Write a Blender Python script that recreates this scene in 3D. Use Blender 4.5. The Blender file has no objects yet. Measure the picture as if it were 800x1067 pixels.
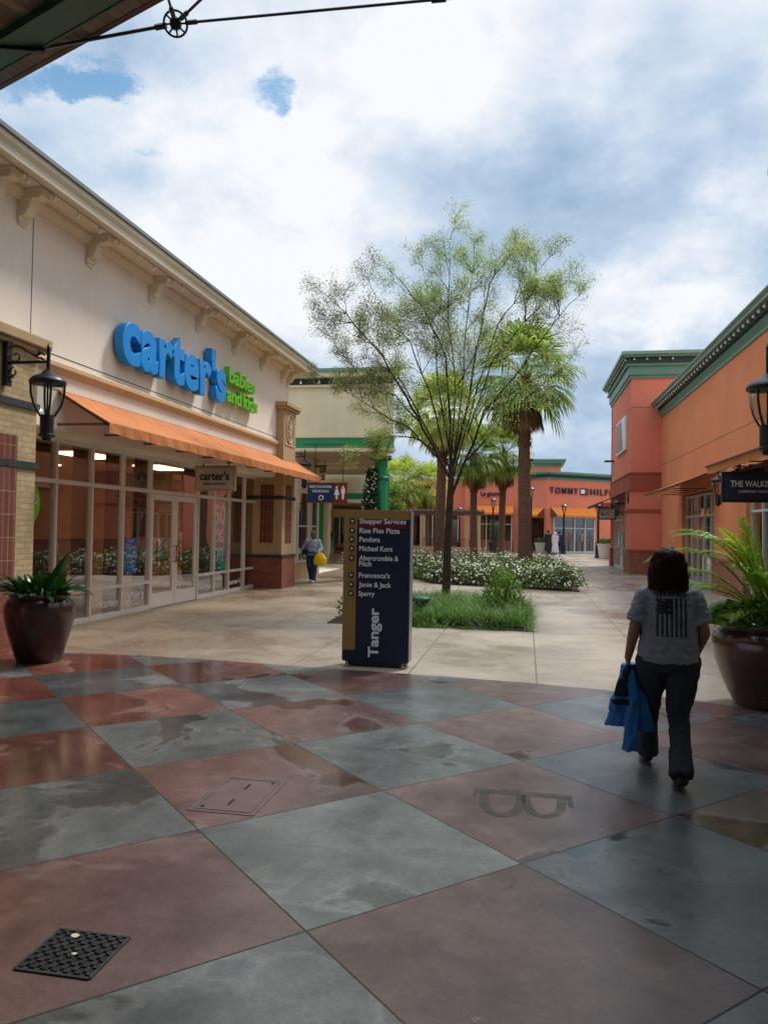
import bpy, bmesh, math, random
from mathutils import Vector, Matrix, noise
random.seed(7)
scene = bpy.context.scene
COL = scene.collection
V = Vector
R = math.radians

# ---------------------------------------------------------------- mesh builder
class MB:
    def __init__(s): s.v=[]; s.f=[]; s.m=[]
    def add(s, vs, fs, m=0):
        b=len(s.v); s.v += [tuple(p) for p in vs]
        for f in fs: s.f.append([b+i for i in f]); s.m.append(m)
    def box(s, x0,x1,y0,y1,z0,z1, m=0):
        s.add([(x0,y0,z0),(x1,y0,z0),(x1,y1,z0),(x0,y1,z0),(x0,y0,z1),(x1,y0,z1),(x1,y1,z1),(x0,y1,z1)],
              [(3,2,1,0),(4,5,6,7),(0,1,5,4),(1,2,6,5),(2,3,7,6),(3,0,4,7)], m)
    def prism(s, poly, z0, z1, m=0):
        n=len(poly); vs=[(p[0],p[1],z0) for p in poly]+[(p[0],p[1],z1) for p in poly]
        fs=[list(range(n))[::-1], list(range(n,2*n))]+[(i,(i+1)%n,n+(i+1)%n,n+i) for i in range(n)]
        s.add(vs,fs,m)
    def extr(s, pts, d, m=0):
        """polygon in 3D extruded by vector d"""
        n=len(pts); d=V(d); vs=[V(p) for p in pts]+[V(p)+d for p in pts]
        s.add(vs,[list(range(n))[::-1], list(range(n,2*n))]+[(i,(i+1)%n,n+(i+1)%n,n+i) for i in range(n)],m)
    def bar(s, a, b, w, h, m=0, up=(0,0,1)):
        a=V(a); b=V(b); t=(b-a).normalized(); up=V(up)
        if abs(t.dot(up))>.98: up=V((1,0,0))
        r=t.cross(up).normalized(); u=r.cross(t).normalized()
        vs=[]
        for p in (a,b):
            for i,j in ((-1,-1),(1,-1),(1,1),(-1,1)): vs.append(p+r*i*w/2+u*j*h/2)
        s.add(vs,[(3,2,1,0),(4,5,6,7),(0,1,5,4),(1,2,6,5),(2,3,7,6),(3,0,4,7)],m)
    def tube(s, pts, rad, n=8, m=0, cap=True):
        pts=[V(p) for p in pts]
        if not hasattr(rad,'__len__'): rad=[rad]*len(pts)
        rings=[]; ref=None
        for i,p in enumerate(pts):
            t=(pts[min(i+1,len(pts)-1)]-pts[max(i-1,0)])
            t = t.normalized() if t.length>1e-9 else V((0,0,1))
            if ref is None:
                ref=V((0,0,1)) if abs(t.z)<.9 else V((1,0,0))
                r=t.cross(ref).normalized()
            else:
                r=(r-t*r.dot(t)); r = r.normalized() if r.length>1e-6 else t.orthogonal().normalized()
            u=t.cross(r)
            rings.append([p+(r*math.cos(2*math.pi*k/n)+u*math.sin(2*math.pi*k/n))*rad[i] for k in range(n)])
        vs=[q for rg in rings for q in rg]; fs=[]
        for i in range(len(rings)-1):
            for k in range(n):
                fs.append((i*n+k,i*n+(k+1)%n,(i+1)*n+(k+1)%n,(i+1)*n+k))
        if cap: fs.append(tuple(range(n))[::-1]); fs.append(tuple((len(rings)-1)*n+k for k in range(n)))
        s.add(vs,fs,m)
    def lathe(s, prof, c=(0,0,0), n=24, m=0, sx=1, sy=1, sq=None):
        c=V(c); vs=[]; fs=[]
        for (r,z) in prof:
            for k in range(n):
                a=2*math.pi*k/n
                vs.append(c+V((r*math.cos(a)*sx, r*math.sin(a)*sy, z)))
        L=len(prof)
        for i in range(L-1):
            for k in range(n):
                fs.append((i*n+k,i*n+(k+1)%n,(i+1)*n+(k+1)%n,(i+1)*n+k))
        if prof[0][0]>1e-4: fs.append(tuple(range(n))[::-1])
        if prof[-1][0]>1e-4: fs.append(tuple((L-1)*n+k for k in range(n)))
        s.add(vs,fs,m)
    def loft(s, rings, n=14, m=0, ax=None):
        """rings: (centre, rx, ry) ; cross axes fixed X/Y unless ax=(u,v)"""
        u,v = (V((1,0,0)),V((0,1,0))) if ax is None else (V(ax[0]),V(ax[1]))
        vs=[]; fs=[]
        for c,rx,ry in rings:
            c=V(c)
            for k in range(n):
                a=2*math.pi*k/n; vs.append(c+u*rx*math.cos(a)+v*ry*math.sin(a))
        L=len(rings)
        for i in range(L-1):
            for k in range(n): fs.append((i*n+k,i*n+(k+1)%n,(i+1)*n+(k+1)%n,(i+1)*n+k))
        fs.append(tuple(range(n))[::-1]); fs.append(tuple((L-1)*n+k for k in range(n)))
        s.add(vs,fs,m)
    def capsule(s, a, ra, b, rb, n=12):
        a=V(a); b=V(b); t=(b-a); L=t.length
        t = t/L if L>1e-6 else V((0,0,1))
        pts=[];rr=[]
        for k in range(4,0,-1):
            an=k*math.pi/10; pts.append(a-t*ra*math.sin(an)); rr.append(ra*math.cos(an))
        pts+= [a,b]; rr+=[ra,rb]
        for k in range(1,5):
            an=k*math.pi/10; pts.append(b+t*rb*math.sin(an)); rr.append(rb*math.cos(an))
        s.tube(pts,rr,n)
    def ell(s, c, rx, ry, rz, n=16):
        c=V(c); prof=[]
        for i in range(9):
            a=-math.pi/2+math.pi*(i+.0)/8; prof.append((max(math.cos(a),.02), math.sin(a)*rz))
        s.lathe(prof,c,n,sx=rx,sy=ry)
    def build(s, name, mats, parent=None, smooth=False, bevel=0, fix=True):
        me=bpy.data.meshes.new(name); me.from_pydata(s.v,[],s.f)
        if not isinstance(mats,(list,tuple)): mats=[mats]
        for mm in mats: me.materials.append(mm)
        if len(mats)>1: me.polygons.foreach_set('material_index', s.m)
        if fix:
            bm=bmesh.new(); bm.from_mesh(me); bmesh.ops.recalc_face_normals(bm, faces=bm.faces); bm.to_mesh(me); bm.free()
        if smooth: me.polygons.foreach_set('use_smooth',[True]*len(me.polygons))
        me.update()
        o=bpy.data.objects.new(name,me); COL.objects.link(o)
        if parent is not None: o.parent=parent
        if bevel:
            b=o.modifiers.new('bevel','BEVEL'); b.width=bevel; b.segments=2; b.limit_method='ANGLE'; b.angle_limit=R(40)
            b.harden_normals=False
        if smooth:
            pass
        return o

def tag(o,label=None,cat=None,group=None,kind=None):
    if label: o['label']=label
    if cat: o['category']=cat
    if group: o['group']=group
    if kind: o['kind']=kind
    return o
def thing(name,label,cat,loc=(0,0,0),rz=0,group=None):
    o=bpy.data.objects.new(name,None); COL.objects.link(o); o.location=loc; o.rotation_euler=(0,0,rz)
    o.empty_display_size=.2
    return tag(o,label,cat,group)
def kids(o): return [c for c in bpy.data.objects if c.parent is o]
def dup(o,loc=None,rz=None,label=None,scale=None,parent=None):
    c=o.copy(); COL.objects.link(c)
    if parent is not None: c.parent=parent
    if loc is not None: c.location=loc
    if rz is not None: c.rotation_euler=(0,0,rz)
    if scale is not None: c.scale=(scale,)*3 if not hasattr(scale,'__len__') else scale
    if label: c['label']=label
    for ch in kids(o): dup(ch,parent=c)
    return c

# ---------------------------------------------------------------- materials
def newmat(name):
    m=bpy.data.materials.new(name); m.use_nodes=True; nt=m.node_tree; nt.nodes.clear()
    return m,nt
def N(nt,t,**k):
    n=nt.nodes.new(t)
    for a,b in k.items(): setattr(n,a,b)
    return n
def L(nt,a,b): nt.links.new(a,b)
def math_(nt,op,a,b=None,clamp=False):
    n=N(nt,'ShaderNodeMath',operation=op,use_clamp=clamp)
    for i,x in enumerate((a,b)):
        if x is None: continue
        if isinstance(x,(int,float)): n.inputs[i].default_value=x
        else: L(nt,x,n.inputs[i])
    return n.outputs[0]
def mixc(nt,fac,a,b,blend='MIX'):
    n=N(nt,'ShaderNodeMix',data_type='RGBA',blend_type=blend)
    for i,x in ((0,fac),(6,a),(7,b)):
        if isinstance(x,(int,float)): n.inputs[i].default_value=x
        elif isinstance(x,(tuple,list)): n.inputs[i].default_value=(*x[:3],1)
        else: L(nt,x,n.inputs[i])
    return n.outputs[2]
def mixf(nt,fac,a,b):
    n=N(nt,'ShaderNodeMix',data_type='FLOAT')
    for i,x in ((0,fac),(2,a),(3,b)):
        if isinstance(x,(int,float)): n.inputs[i].default_value=x
        else: L(nt,x,n.inputs[i])
    return n.outputs[0]
def ramp(nt,f,stops,interp='LINEAR'):
    n=N(nt,'ShaderNodeValToRGB'); n.color_ramp.interpolation=interp
    e=n.color_ramp.elements
    while len(e)<len(stops): e.new(.5)
    for i,(p,c) in enumerate(stops):
        e[i].position=p; e[i].color=(*(c if hasattr(c,'__len__') else (c,c,c)),1)
    L(nt,f,n.inputs[0]); return n.outputs[0]
def noise_(nt,vec,scale,detail=4,rough=.55,dist=0,out=0):
    n=N(nt,'ShaderNodeTexNoise'); n.inputs['Scale'].default_value=scale; n.inputs['Detail'].default_value=detail
    n.inputs['Roughness'].default_value=rough; n.inputs['Distortion'].default_value=dist
    if vec is not None: L(nt,vec,n.inputs['Vector'])
    return n.outputs[out]
def bump_(nt,h,strength=.3,dist=.01,normal=None):
    n=N(nt,'ShaderNodeBump'); n.inputs['Strength'].default_value=strength; n.inputs['Distance'].default_value=dist
    L(nt,h,n.inputs['Height'])
    if normal is not None: L(nt,normal,n.inputs['Normal'])
    return n.outputs[0]
def pbsdf(nt,color=None,rough=.5,normal=None,metal=0,spec=.5,**k):
    p=N(nt,'ShaderNodeBsdfPrincipled'); o=N(nt,'ShaderNodeOutputMaterial')
    def s(nm,x):
        i=p.inputs[nm]
        if x is None: return
        if isinstance(x,(int,float)): i.default_value=x
        elif isinstance(x,(tuple,list)): i.default_value=(*x[:3],1)
        else: L(nt,x,i)
    s('Base Color',color); s('Roughness',rough); s('Metallic',metal); s('Specular IOR Level',spec)
    for a,b in k.items(): s(a,b)
    if normal is not None: L(nt,normal,p.inputs['Normal'])
    L(nt,p.outputs[0],o.inputs[0]); return p,o
def obc(nt): return N(nt,'ShaderNodeTexCoord').outputs['Object']
def geo(nt): return N(nt,'ShaderNodeNewGeometry').outputs['Position']
def hsv_var(c,f): return tuple(min(1,max(0,x*f)) for x in c)

def plain(name,c,rough=.5,var=.15,nscale=6,bump=.0,bscale=60,metal=0,spec=.5,streak=0):
    m,nt=newmat(name); g=geo(nt)
    n=noise_(nt,g,nscale,5,.6)
    col=mixc(nt,ramp(nt,n,[(.3,0),(.7,1)]),hsv_var(c,1-var),hsv_var(c,1+var*.6))
    if streak:
        mp=N(nt,'ShaderNodeMapping'); mp.inputs['Scale'].default_value=(3.5,3.5,.22); L(nt,g,mp.inputs[0])
        s=noise_(nt,mp.outputs[0],1.6,5,.6)
        col=mixc(nt,math_(nt,'MULTIPLY',ramp(nt,s,[(.42,0),(.75,1)]),streak),col,hsv_var(c,.55))
    nm=None
    if bump:
        nm=bump_(nt,noise_(nt,g,bscale,3,.6),bump,.01)
    rr=mixf(nt,n,max(.02,rough-.08),min(1,rough+.08))
    pbsdf(nt,col,rr,nm,metal,spec); return m

def stucco(name,c,streak=.25): return plain(name,c,.85,.10,.7,.35,90,0,.3,streak)

def brick(name,c1,c2,mort,sc=1,w=.21,h=.07,soldier=False,mortar=.009):
    m,nt=newmat(name); g=geo(nt)
    sp=N(nt,'ShaderNodeSeparateXYZ'); L(nt,g,sp.inputs[0])
    s=math_(nt,'ADD',sp.outputs[0],sp.outputs[1])
    cb=N(nt,'ShaderNodeCombineXYZ')
    L(nt,s,cb.inputs[0]); L(nt,sp.outputs[2],cb.inputs[1])
    b=N(nt,'ShaderNodeTexBrick'); L(nt,cb.outputs[0],b.inputs['Vector'])
    b.inputs['Scale'].default_value=1; b.inputs['Brick Width'].default_value=w; b.inputs['Row Height'].default_value=h
    b.inputs['Mortar Size'].default_value=mortar*.5; b.inputs['Mortar Smooth'].default_value=.25
    b.inputs['Color1'].default_value=(*c1,1); b.inputs['Color2'].default_value=(*c2,1); b.inputs['Mortar'].default_value=(*mort,1)
    if soldier: b.offset=0
    n=noise_(nt,g,14,5,.65)
    col=mixc(nt,.6,b.outputs[0],mixc(nt,1,b.outputs[0],ramp(nt,n,[(.25,.55),(.75,1.25)]),'MULTIPLY'))
    h_=math_(nt,'ADD',math_(nt,'MULTIPLY',b.outputs[1],-1),math_(nt,'MULTIPLY',noise_(nt,g,70,3),.35))
    pbsdf(nt,col,.8,bump_(nt,h_,.7,.008),0,.3); return m

def leafmat(name,c1,c2,c3=None,rough=.45,transl=.3):
    m,nt=newmat(name)
    gi=N(nt,'ShaderNodeNewGeometry')
    col=ramp(nt,gi.outputs['Random Per Island'],[(0,c1),(.55,c2),(1,c3 or c2)])
    n=noise_(nt,gi.outputs['Position'],1.3,3)
    col=mixc(nt,1,col,ramp(nt,n,[(.3,.6),(.7,1.25)]),'MULTIPLY')
    p=N(nt,'ShaderNodeBsdfPrincipled'); L(nt,col,p.inputs['Base Color']); p.inputs['Roughness'].default_value=rough
    p.inputs['Specular IOR Level'].default_value=.35
    t=N(nt,'ShaderNodeBsdfTranslucent'); L(nt,mixc(nt,1,col,(1.3,1.4,.6),'MULTIPLY'),t.inputs[0])
    mx=N(nt,'ShaderNodeMixShader'); mx.inputs[0].default_value=transl
    o=N(nt,'ShaderNodeOutputMaterial'); L(nt,p.outputs[0],mx.inputs[1]); L(nt,t.outputs[0],mx.inputs[2]); L(nt,mx.outputs[0],o.inputs[0])
    return m

def emis(name,c,s):
    m,nt=newmat(name); e=N(nt,'ShaderNodeEmission'); e.inputs[0].default_value=(*c,1); e.inputs[1].default_value=s
    o=N(nt,'ShaderNodeOutputMaterial'); L(nt,e.outputs[0],o.inputs[0]); return m

def glassmat(name,tint=(.75,.78,.76),base=.14,rough=.01):
    m,nt=newmat(name)
    lw=N(nt,'ShaderNodeLayerWeight'); lw.inputs[0].default_value=.5
    f=math_(nt,'ADD',math_(nt,'MULTIPLY',math_(nt,'POWER',lw.outputs[1],3),.85),base*.5,True)
    t=N(nt,'ShaderNodeBsdfTransparent'); t.inputs[0].default_value=(*tint,1)
    g=N(nt,'ShaderNodeBsdfGlossy'); g.inputs['Roughness'].default_value=rough; g.inputs[0].default_value=(.9,.9,.9,1)
    gp=geo(nt); bm=bump_(nt,noise_(nt,gp,1.1,1),.05,.02); L(nt,bm,g.inputs['Normal'])
    mx=N(nt,'ShaderNodeMixShader'); L(nt,f,mx.inputs[0]); L(nt,t.outputs[0],mx.inputs[1]); L(nt,g.outputs[0],mx.inputs[2])
    o=N(nt,'ShaderNodeOutputMaterial'); L(nt,mx.outputs[0],o.inputs[0]); return m

M={}
def canvas(name,c):
    m,nt=newmat(name); g=geo(nt); sp=N(nt,'ShaderNodeSeparateXYZ'); L(nt,g,sp.inputs[0])
    n=noise_(nt,g,1.3,5,.65); mp=N(nt,'ShaderNodeMapping'); mp.inputs['Scale'].default_value=(1,5,1); L(nt,g,mp.inputs[0]); s=noise_(nt,mp.outputs[0],1.5,6,.7)
    col=mixc(nt,ramp(nt,n,[(.3,0),(.7,1)]),hsv_var(c,.85),hsv_var(c,1.08)); col=mixc(nt,1,col,ramp(nt,s,[(.3,.80),(.65,1.06)]),'MULTIPLY')
    f=math_(nt,'FRACT',math_(nt,'DIVIDE',sp.outputs[1],1.17)); j=math_(nt,'LESS_THAN',f,.014)
    col=mixc(nt,math_(nt,'MULTIPLY',j,.6),col,hsv_var(c,.45))
    p,o=pbsdf(nt,col,.8,bump_(nt,math_(nt,'ADD',noise_(nt,g,240,2),math_(nt,'MULTIPLY',noise_(nt,g,3,3),3)),.3,.01),0,.3)
    t=N(nt,'ShaderNodeBsdfTranslucent'); L(nt,col,t.inputs[0]); mx=N(nt,'ShaderNodeMixShader'); mx.inputs[0].default_value=.18
    L(nt,p.outputs[0],mx.inputs[1]); L(nt,t.outputs[0],mx.inputs[2]); L(nt,mx.outputs[0],o.inputs[0]); return m
M['stucco_tan']=stucco('stucco_tan',(.86,.76,.65),.09)
M['stucco_band']=stucco('stucco_band',(.78,.68,.57),.1)
M['mould']=stucco('mould_tan',(.60,.44,.27),.2)
M['trim_cream']=stucco('trim_cream',(.76,.67,.50),.12)
M['coping']=plain('metal_coping',(.16,.19,.19),.45,.15,3)
M['joint']=plain('joint_dark',(.09,.075,.06),.9)
M['brick_yellow']=brick('brick_yellow',(.52,.40,.22),(.42,.30,.15),(.30,.24,.16),w=.22,h=.075)
M['brick_red']=brick('brick_red',(.30,.085,.05),(.22,.055,.035),(.26,.20,.16),w=.22,h=.075)
M['brick_coral']=brick('brick_coral',(.40,.14,.08),(.28,.085,.05),(.34,.24,.18),w=.22,h=.075)
M['tile_red']=brick('tile_red',(.20,.06,.04),(.15,.04,.03),(.42,.30,.22),w=.11,h=.30,soldier=True)
M['brick_dark']=brick('brick_dark',(.035,.04,.045),(.05,.055,.06),(.02,.02,.02),w=.09,h=.2,soldier=True)
M['stone_tan']=stucco('stone_tan',(.46,.32,.18),.3)
M['relief']=stucco('relief_stone',(.55,.42,.28),.3)
M['alu']=plain('storefront_aluminium',(.74,.70,.66),.38,.08,2,metal=.25)
M['alu_white']=plain('white_aluminium',(.62,.62,.58),.4,.06,2)
M['dark_metal']=plain('black_iron',(.012,.012,.013),.38,.3,8)
M['grey_metal']=plain('grey_metal',(.33,.34,.35),.35,.1,8,metal=.7)
M['awning']=canvas('orange_canvas',(.68,.25,.085))
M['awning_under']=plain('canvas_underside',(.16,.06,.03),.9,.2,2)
M['awning_bright']=plain('bright_orange_canvas',(.82,.24,.03),.8,.1,1.5)
M['glass']=glassmat('shop_glass',(.93,.93,.92),.16)
M['glass_dark']=glassmat('shop_glass_dim',(.5,.55,.55),.22)
M['lamp_glass']=glassmat('lamp_glass',(.8,.82,.8),.05,.15)
M['blue_letter']=plain('blue_letter',(.0,.25,.70),.35,.05,2)
M['green_letter']=plain('green_letter',(.16,.50,.02),.35,.05,2)
M['white_paint']=plain('white_paint',(.8,.8,.78),.5,.04)
M['white_text']=plain('white_text',(.85,.85,.85),.5,.02)
M['black_text']=plain('black_text',(.015,.015,.015),.5,.02)
M['navy_text']=plain('navy_text',(.015,.01,.05),.5,.02)
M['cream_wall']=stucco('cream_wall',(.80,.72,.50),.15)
M['cream_trim']=stucco('cream_trim',(.78,.70,.50),.15)
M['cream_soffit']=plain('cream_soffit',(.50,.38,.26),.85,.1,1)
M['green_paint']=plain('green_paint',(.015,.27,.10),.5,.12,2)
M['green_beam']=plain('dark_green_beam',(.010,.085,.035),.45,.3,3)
M['frieze_dark']=plain('dark_frieze',(.02,.035,.028),.7)
M['bulb']=plain('frosted_bulb',(.8,.78,.7),.3,.02)
M['orange_wall']=stucco('orange_wall',(.80,.27,.12),.12)
M['coral_wall']=stucco('coral_wall',(.77,.23,.145),.12)
M['coral_far']=stucco('coral_far_wall',(.80,.25,.15),.12)
M['coral_band']=stucco('coral_band',(.40,.10,.055),.2)
M['cornice_green']=plain('cornice_green',(.12,.27,.20),.5,.15,2)
M['cornice_dark']=plain('cornice_dark_green',(.02,.06,.045),.6,.2,2)
M['copper']=plain('pale_green_coping',(.19,.34,.28),.4,.15,2)
M['navy']=plain('navy_panel',(.012,.022,.055),.32,.1,2)
M['sign_tan']=plain('sign_tan',(.36,.21,.055),.45,.1,2)
M['sign_red']=plain('sign_dark_red',(.20,.012,.02),.4,.1,2)
M['sign_blue']=plain('sign_blue',(.012,.05,.16),.4,.1,2)
M['sign_brown']=plain('sign_brown_red',(.19,.035,.02),.4,.1,2)
M['wood_dark']=plain('dark_timber',(.10,.06,.04),.7,.3,9)
M['soil']=plain('mulch',(.045,.025,.016),.95,.4,30,.9,70)
M['teal']=plain('teal_poster',(.02,.42,.52),.6,.25,2)
M['poster_blue']=plain('blue_poster',(.02,.22,.75),.5,.1,3)
M['brown_wall']=plain('shop_back_wall',(.50,.30,.16),.8,.2,1)
M['shop_floor']=plain('shop_floor',(.30,.22,.15),.4,.2,2)
M['interior_light']=emis('ceiling_panel_light',(1,.70,.45),6)
M['dark_inside']=plain('dark_interior',(.05,.035,.03),.8,.3,2)
M['planter_white']=plain('white_planter',(.62,.60,.53),.6,.1,4)
M['skin']=plain('skin_tone',(.30,.14,.085),.55,.06,9)
M['skin_dark']=plain('skin_deep',(.13,.06,.038),.5,.06,9)
M['hair']=plain('dark_brown_hair',(.040,.017,.010),.6,.5,40,0,spec=.25)
M['hair_grey']=plain('grey_hair',(.15,.13,.12),.7,.2,60)
M['jacket']=plain('blue_jacket_cloth',(.02,.20,.60),.6,.2,9,.3,120)
M['jacket_lining']=plain('jacket_lining',(.01,.012,.02),.8)
M['trouser']=plain('dark_trouser_cloth',(.026,.032,.042),.85,.2,9,.3,300)
M['shirt_blue']=plain('pale_blue_shirt',(.36,.42,.56),.85,.15,12)
M['yellow_bag']=plain('yellow_plastic_bag',(.85,.52,.0),.4,.12,9)
M['shoe_black']=plain('black_shoe',(.012,.012,.013),.45)
M['shoe_white']=plain('white_shoe',(.6,.6,.6),.5)
M['cloth_white']=plain('white_cloth',(.7,.62,.64),.85)
M['cloth_black']=plain('black_cloth',(.015,.015,.018),.85)
M['cloth_navy']=plain('navy_cloth',(.02,.04,.12),.85)
M['stone_low']=brick('low_wall_stone',(.50,.36,.24),(.42,.28,.18),(.36,.28,.2),w=.5,h=.22)
M['iron_grate']=plain('cast_iron',(.06,.062,.066),.38,.4,30,.4,200,metal=.6)
M['hole']=plain('drain_void',(.004,.004,.004),.9)
M['debris']=plain('litter_flake',(.55,.5,.42),.8,.2,50)

def glaze(name,c,c2):
    m,nt=newmat(name); g=geo(nt)
    n=noise_(nt,g,3,5,.6); mp=N(nt,'ShaderNodeMapping'); mp.inputs['Scale'].default_value=(7,7,.8); L(nt,g,mp.inputs[0])
    s=noise_(nt,mp.outputs[0],1.5,4,.6)
    col=mixc(nt,ramp(nt,math_(nt,'MULTIPLY',n,math_(nt,'MULTIPLY',s,2)),[(.3,0),(.75,1)]),c,c2)
    pbsdf(nt,col,mixf(nt,n,.18,.42),bump_(nt,n,.15,.01),0,.6,**{'Coat Weight':.35,'Coat Roughness':.12}); return m
M['glaze']=glaze('brown_glaze',(.024,.010,.008),(.055,.022,.014))
M['glaze_red']=glaze('oxblood_glaze',(.045,.010,.008),(.095,.024,.016))

def bark(name,c1,c2,sc=(6,6,1.2)):
    m,nt=newmat(name); g=geo(nt); mp=N(nt,'ShaderNodeMapping'); mp.inputs['Scale'].default_value=sc; L(nt,g,mp.inputs[0])
    n=noise_(nt,mp.outputs[0],3,6,.7)
    pbsdf(nt,mixc(nt,ramp(nt,n,[(.35,0),(.65,1)]),c1,c2),.9,bump_(nt,n,.9,.03),0,.2); return m
M['bark']=bark('elm_bark',(.030,.020,.014),(.085,.062,.045),(10,10,2))
M['palm_bark']=bark('palm_bark',(.08,.04,.025),(.27,.15,.10),(5,5,9))
M['palm_boot']=bark('palm_boots',(.10,.03,.015),(.30,.12,.06),(9,9,5))
M['skirt']=leafmat('dead_fronds',(.20,.12,.06),(.34,.22,.11),(.12,.07,.04),.8,.1)
M['elm_leaf']=leafmat('elm_leaves',(.22,.28,.10),(.34,.41,.17),(.46,.50,.26),.5,.5)
M['elm_twig_leaf']=leafmat('elm_buds',(.14,.15,.09),(.22,.22,.14),(.28,.27,.18),.6,.25)
M['palm_leaf']=leafmat('palm_leaves',(.10,.19,.035),(.20,.30,.06),(.42,.43,.12),.45,.4)
M['palm_leaf_y']=leafmat('yellow_palm_leaves',(.24,.32,.05),(.40,.46,.09),(.52,.48,.14),.5,.45)
M['lily_leaf']=leafmat('glossy_leaves',(.012,.045,.012),(.02,.08,.018),(.04,.12,.03),.3,.15)
M['areca_leaf']=leafmat('areca_leaves',(.10,.22,.02),(.22,.38,.03),(.42,.46,.05),.4,.4)
M['ground_leaf']=leafmat('foliage_mid',(.03,.09,.015),(.055,.15,.022),(.10,.20,.04),.4,.3)
M['grass_leaf']=leafmat('liriope_blades',(.045,.12,.015),(.085,.20,.03),(.22,.27,.07),.45,.35)
M['bush_leaf']=leafmat('rose_leaves',(.045,.075,.02),(.10,.14,.045),(.20,.20,.09),.55,.3)
M['flower_white']=leafmat('white_petals',(.8,.8,.72),(.9,.9,.85),(.7,.72,.55),.7,.25)
M['ivy_leaf']=leafmat('ivy_leaves',(.006,.03,.008),(.012,.05,.014),(.03,.08,.02),.4,.15)
M['blue_green_leaf']=leafmat('blue_green_leaves',(.03,.09,.06),(.06,.14,.09),(.12,.2,.14),.5,.2)
M['far_leaf']=leafmat('far_tree_leaves',(.10,.17,.03),(.18,.27,.05),(.30,.36,.09),.6,.35)

# ---- ground materials
def concrete_mat():
    m,nt=newmat('aggregate_concrete'); g=geo(nt)
    sp=N(nt,'ShaderNodeSeparateXYZ'); L(nt,g,sp.inputs[0]); X,Yy=sp.outputs[0],sp.outputs[1]
    big=noise_(nt,g,.35,5,.6); med=noise_(nt,g,2.2,6,.65); fine=noise_(nt,g,130,2,.7)
    col=mixc(nt,ramp(nt,med,[(.3,0),(.7,1)]),(.30,.24,.175),(.39,.325,.25))
    col=mixc(nt,1,col,ramp(nt,fine,[(.3,.62),(.7,1.22)]),'MULTIPLY')
    wet=ramp(nt,math_(nt,'ADD',math_(nt,'MULTIPLY',big,.7),math_(nt,'MULTIPLY',med,.3)),[(.44,0),(.56,1)])
    mp=N(nt,'ShaderNodeMapping'); mp.inputs['Scale'].default_value=(.9,.16,1); L(nt,g,mp.inputs[0])
    stain=noise_(nt,mp.outputs[0],1.1,6,.7)
    # tint: the strip along the left shops is browner
    left=ramp(nt,math_(nt,'MULTIPLY',X,-.125),[(.35,0),(.75,1)])
    col=mixc(nt,math_(nt,'MULTIPLY',left,.6),col,mixc(nt,1,col,(.72,.60,.45),'MULTIPLY'))
    st=ramp(nt,stain,[(.5,0),(.62,1)])
    col=mixc(nt,math_(nt,'MULTIPLY',st,.30),col,mixc(nt,1,col,(.62,.50,.40),'MULTIPLY'))
    col=mixc(nt,math_(nt,'MULTIPLY',wet,.35),col,mixc(nt,1,col,(.58,.55,.52),'MULTIPLY'))
    # joints
    def joint(c,off,per,w):
        f=math_(nt,'FRACT',math_(nt,'DIVIDE',math_(nt,'SUBTRACT',c,off-per*200),per))
        d=math_(nt,'MINIMUM',f,math_(nt,'SUBTRACT',1,f))
        return math_(nt,'LESS_THAN',d,w/per)
    j=math_(nt,'MAXIMUM',joint(X,.14,1.47,.009),joint(Yy,13.05,2.62,.010))
    col=mixc(nt,j,col,(.11,.09,.07))
    rough=mixf(nt,wet,.6,.22)
    rough=mixf(nt,j,rough,.8)
    hb=math_(nt,'ADD',math_(nt,'MULTIPLY',fine,mixf(nt,wet,1,.25)),math_(nt,'MULTIPLY',j,-3))
    pbsdf(nt,col,rough,bump_(nt,hb,.35,.004),0,.5); return m
M['concrete']=concrete_mat()

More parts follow.
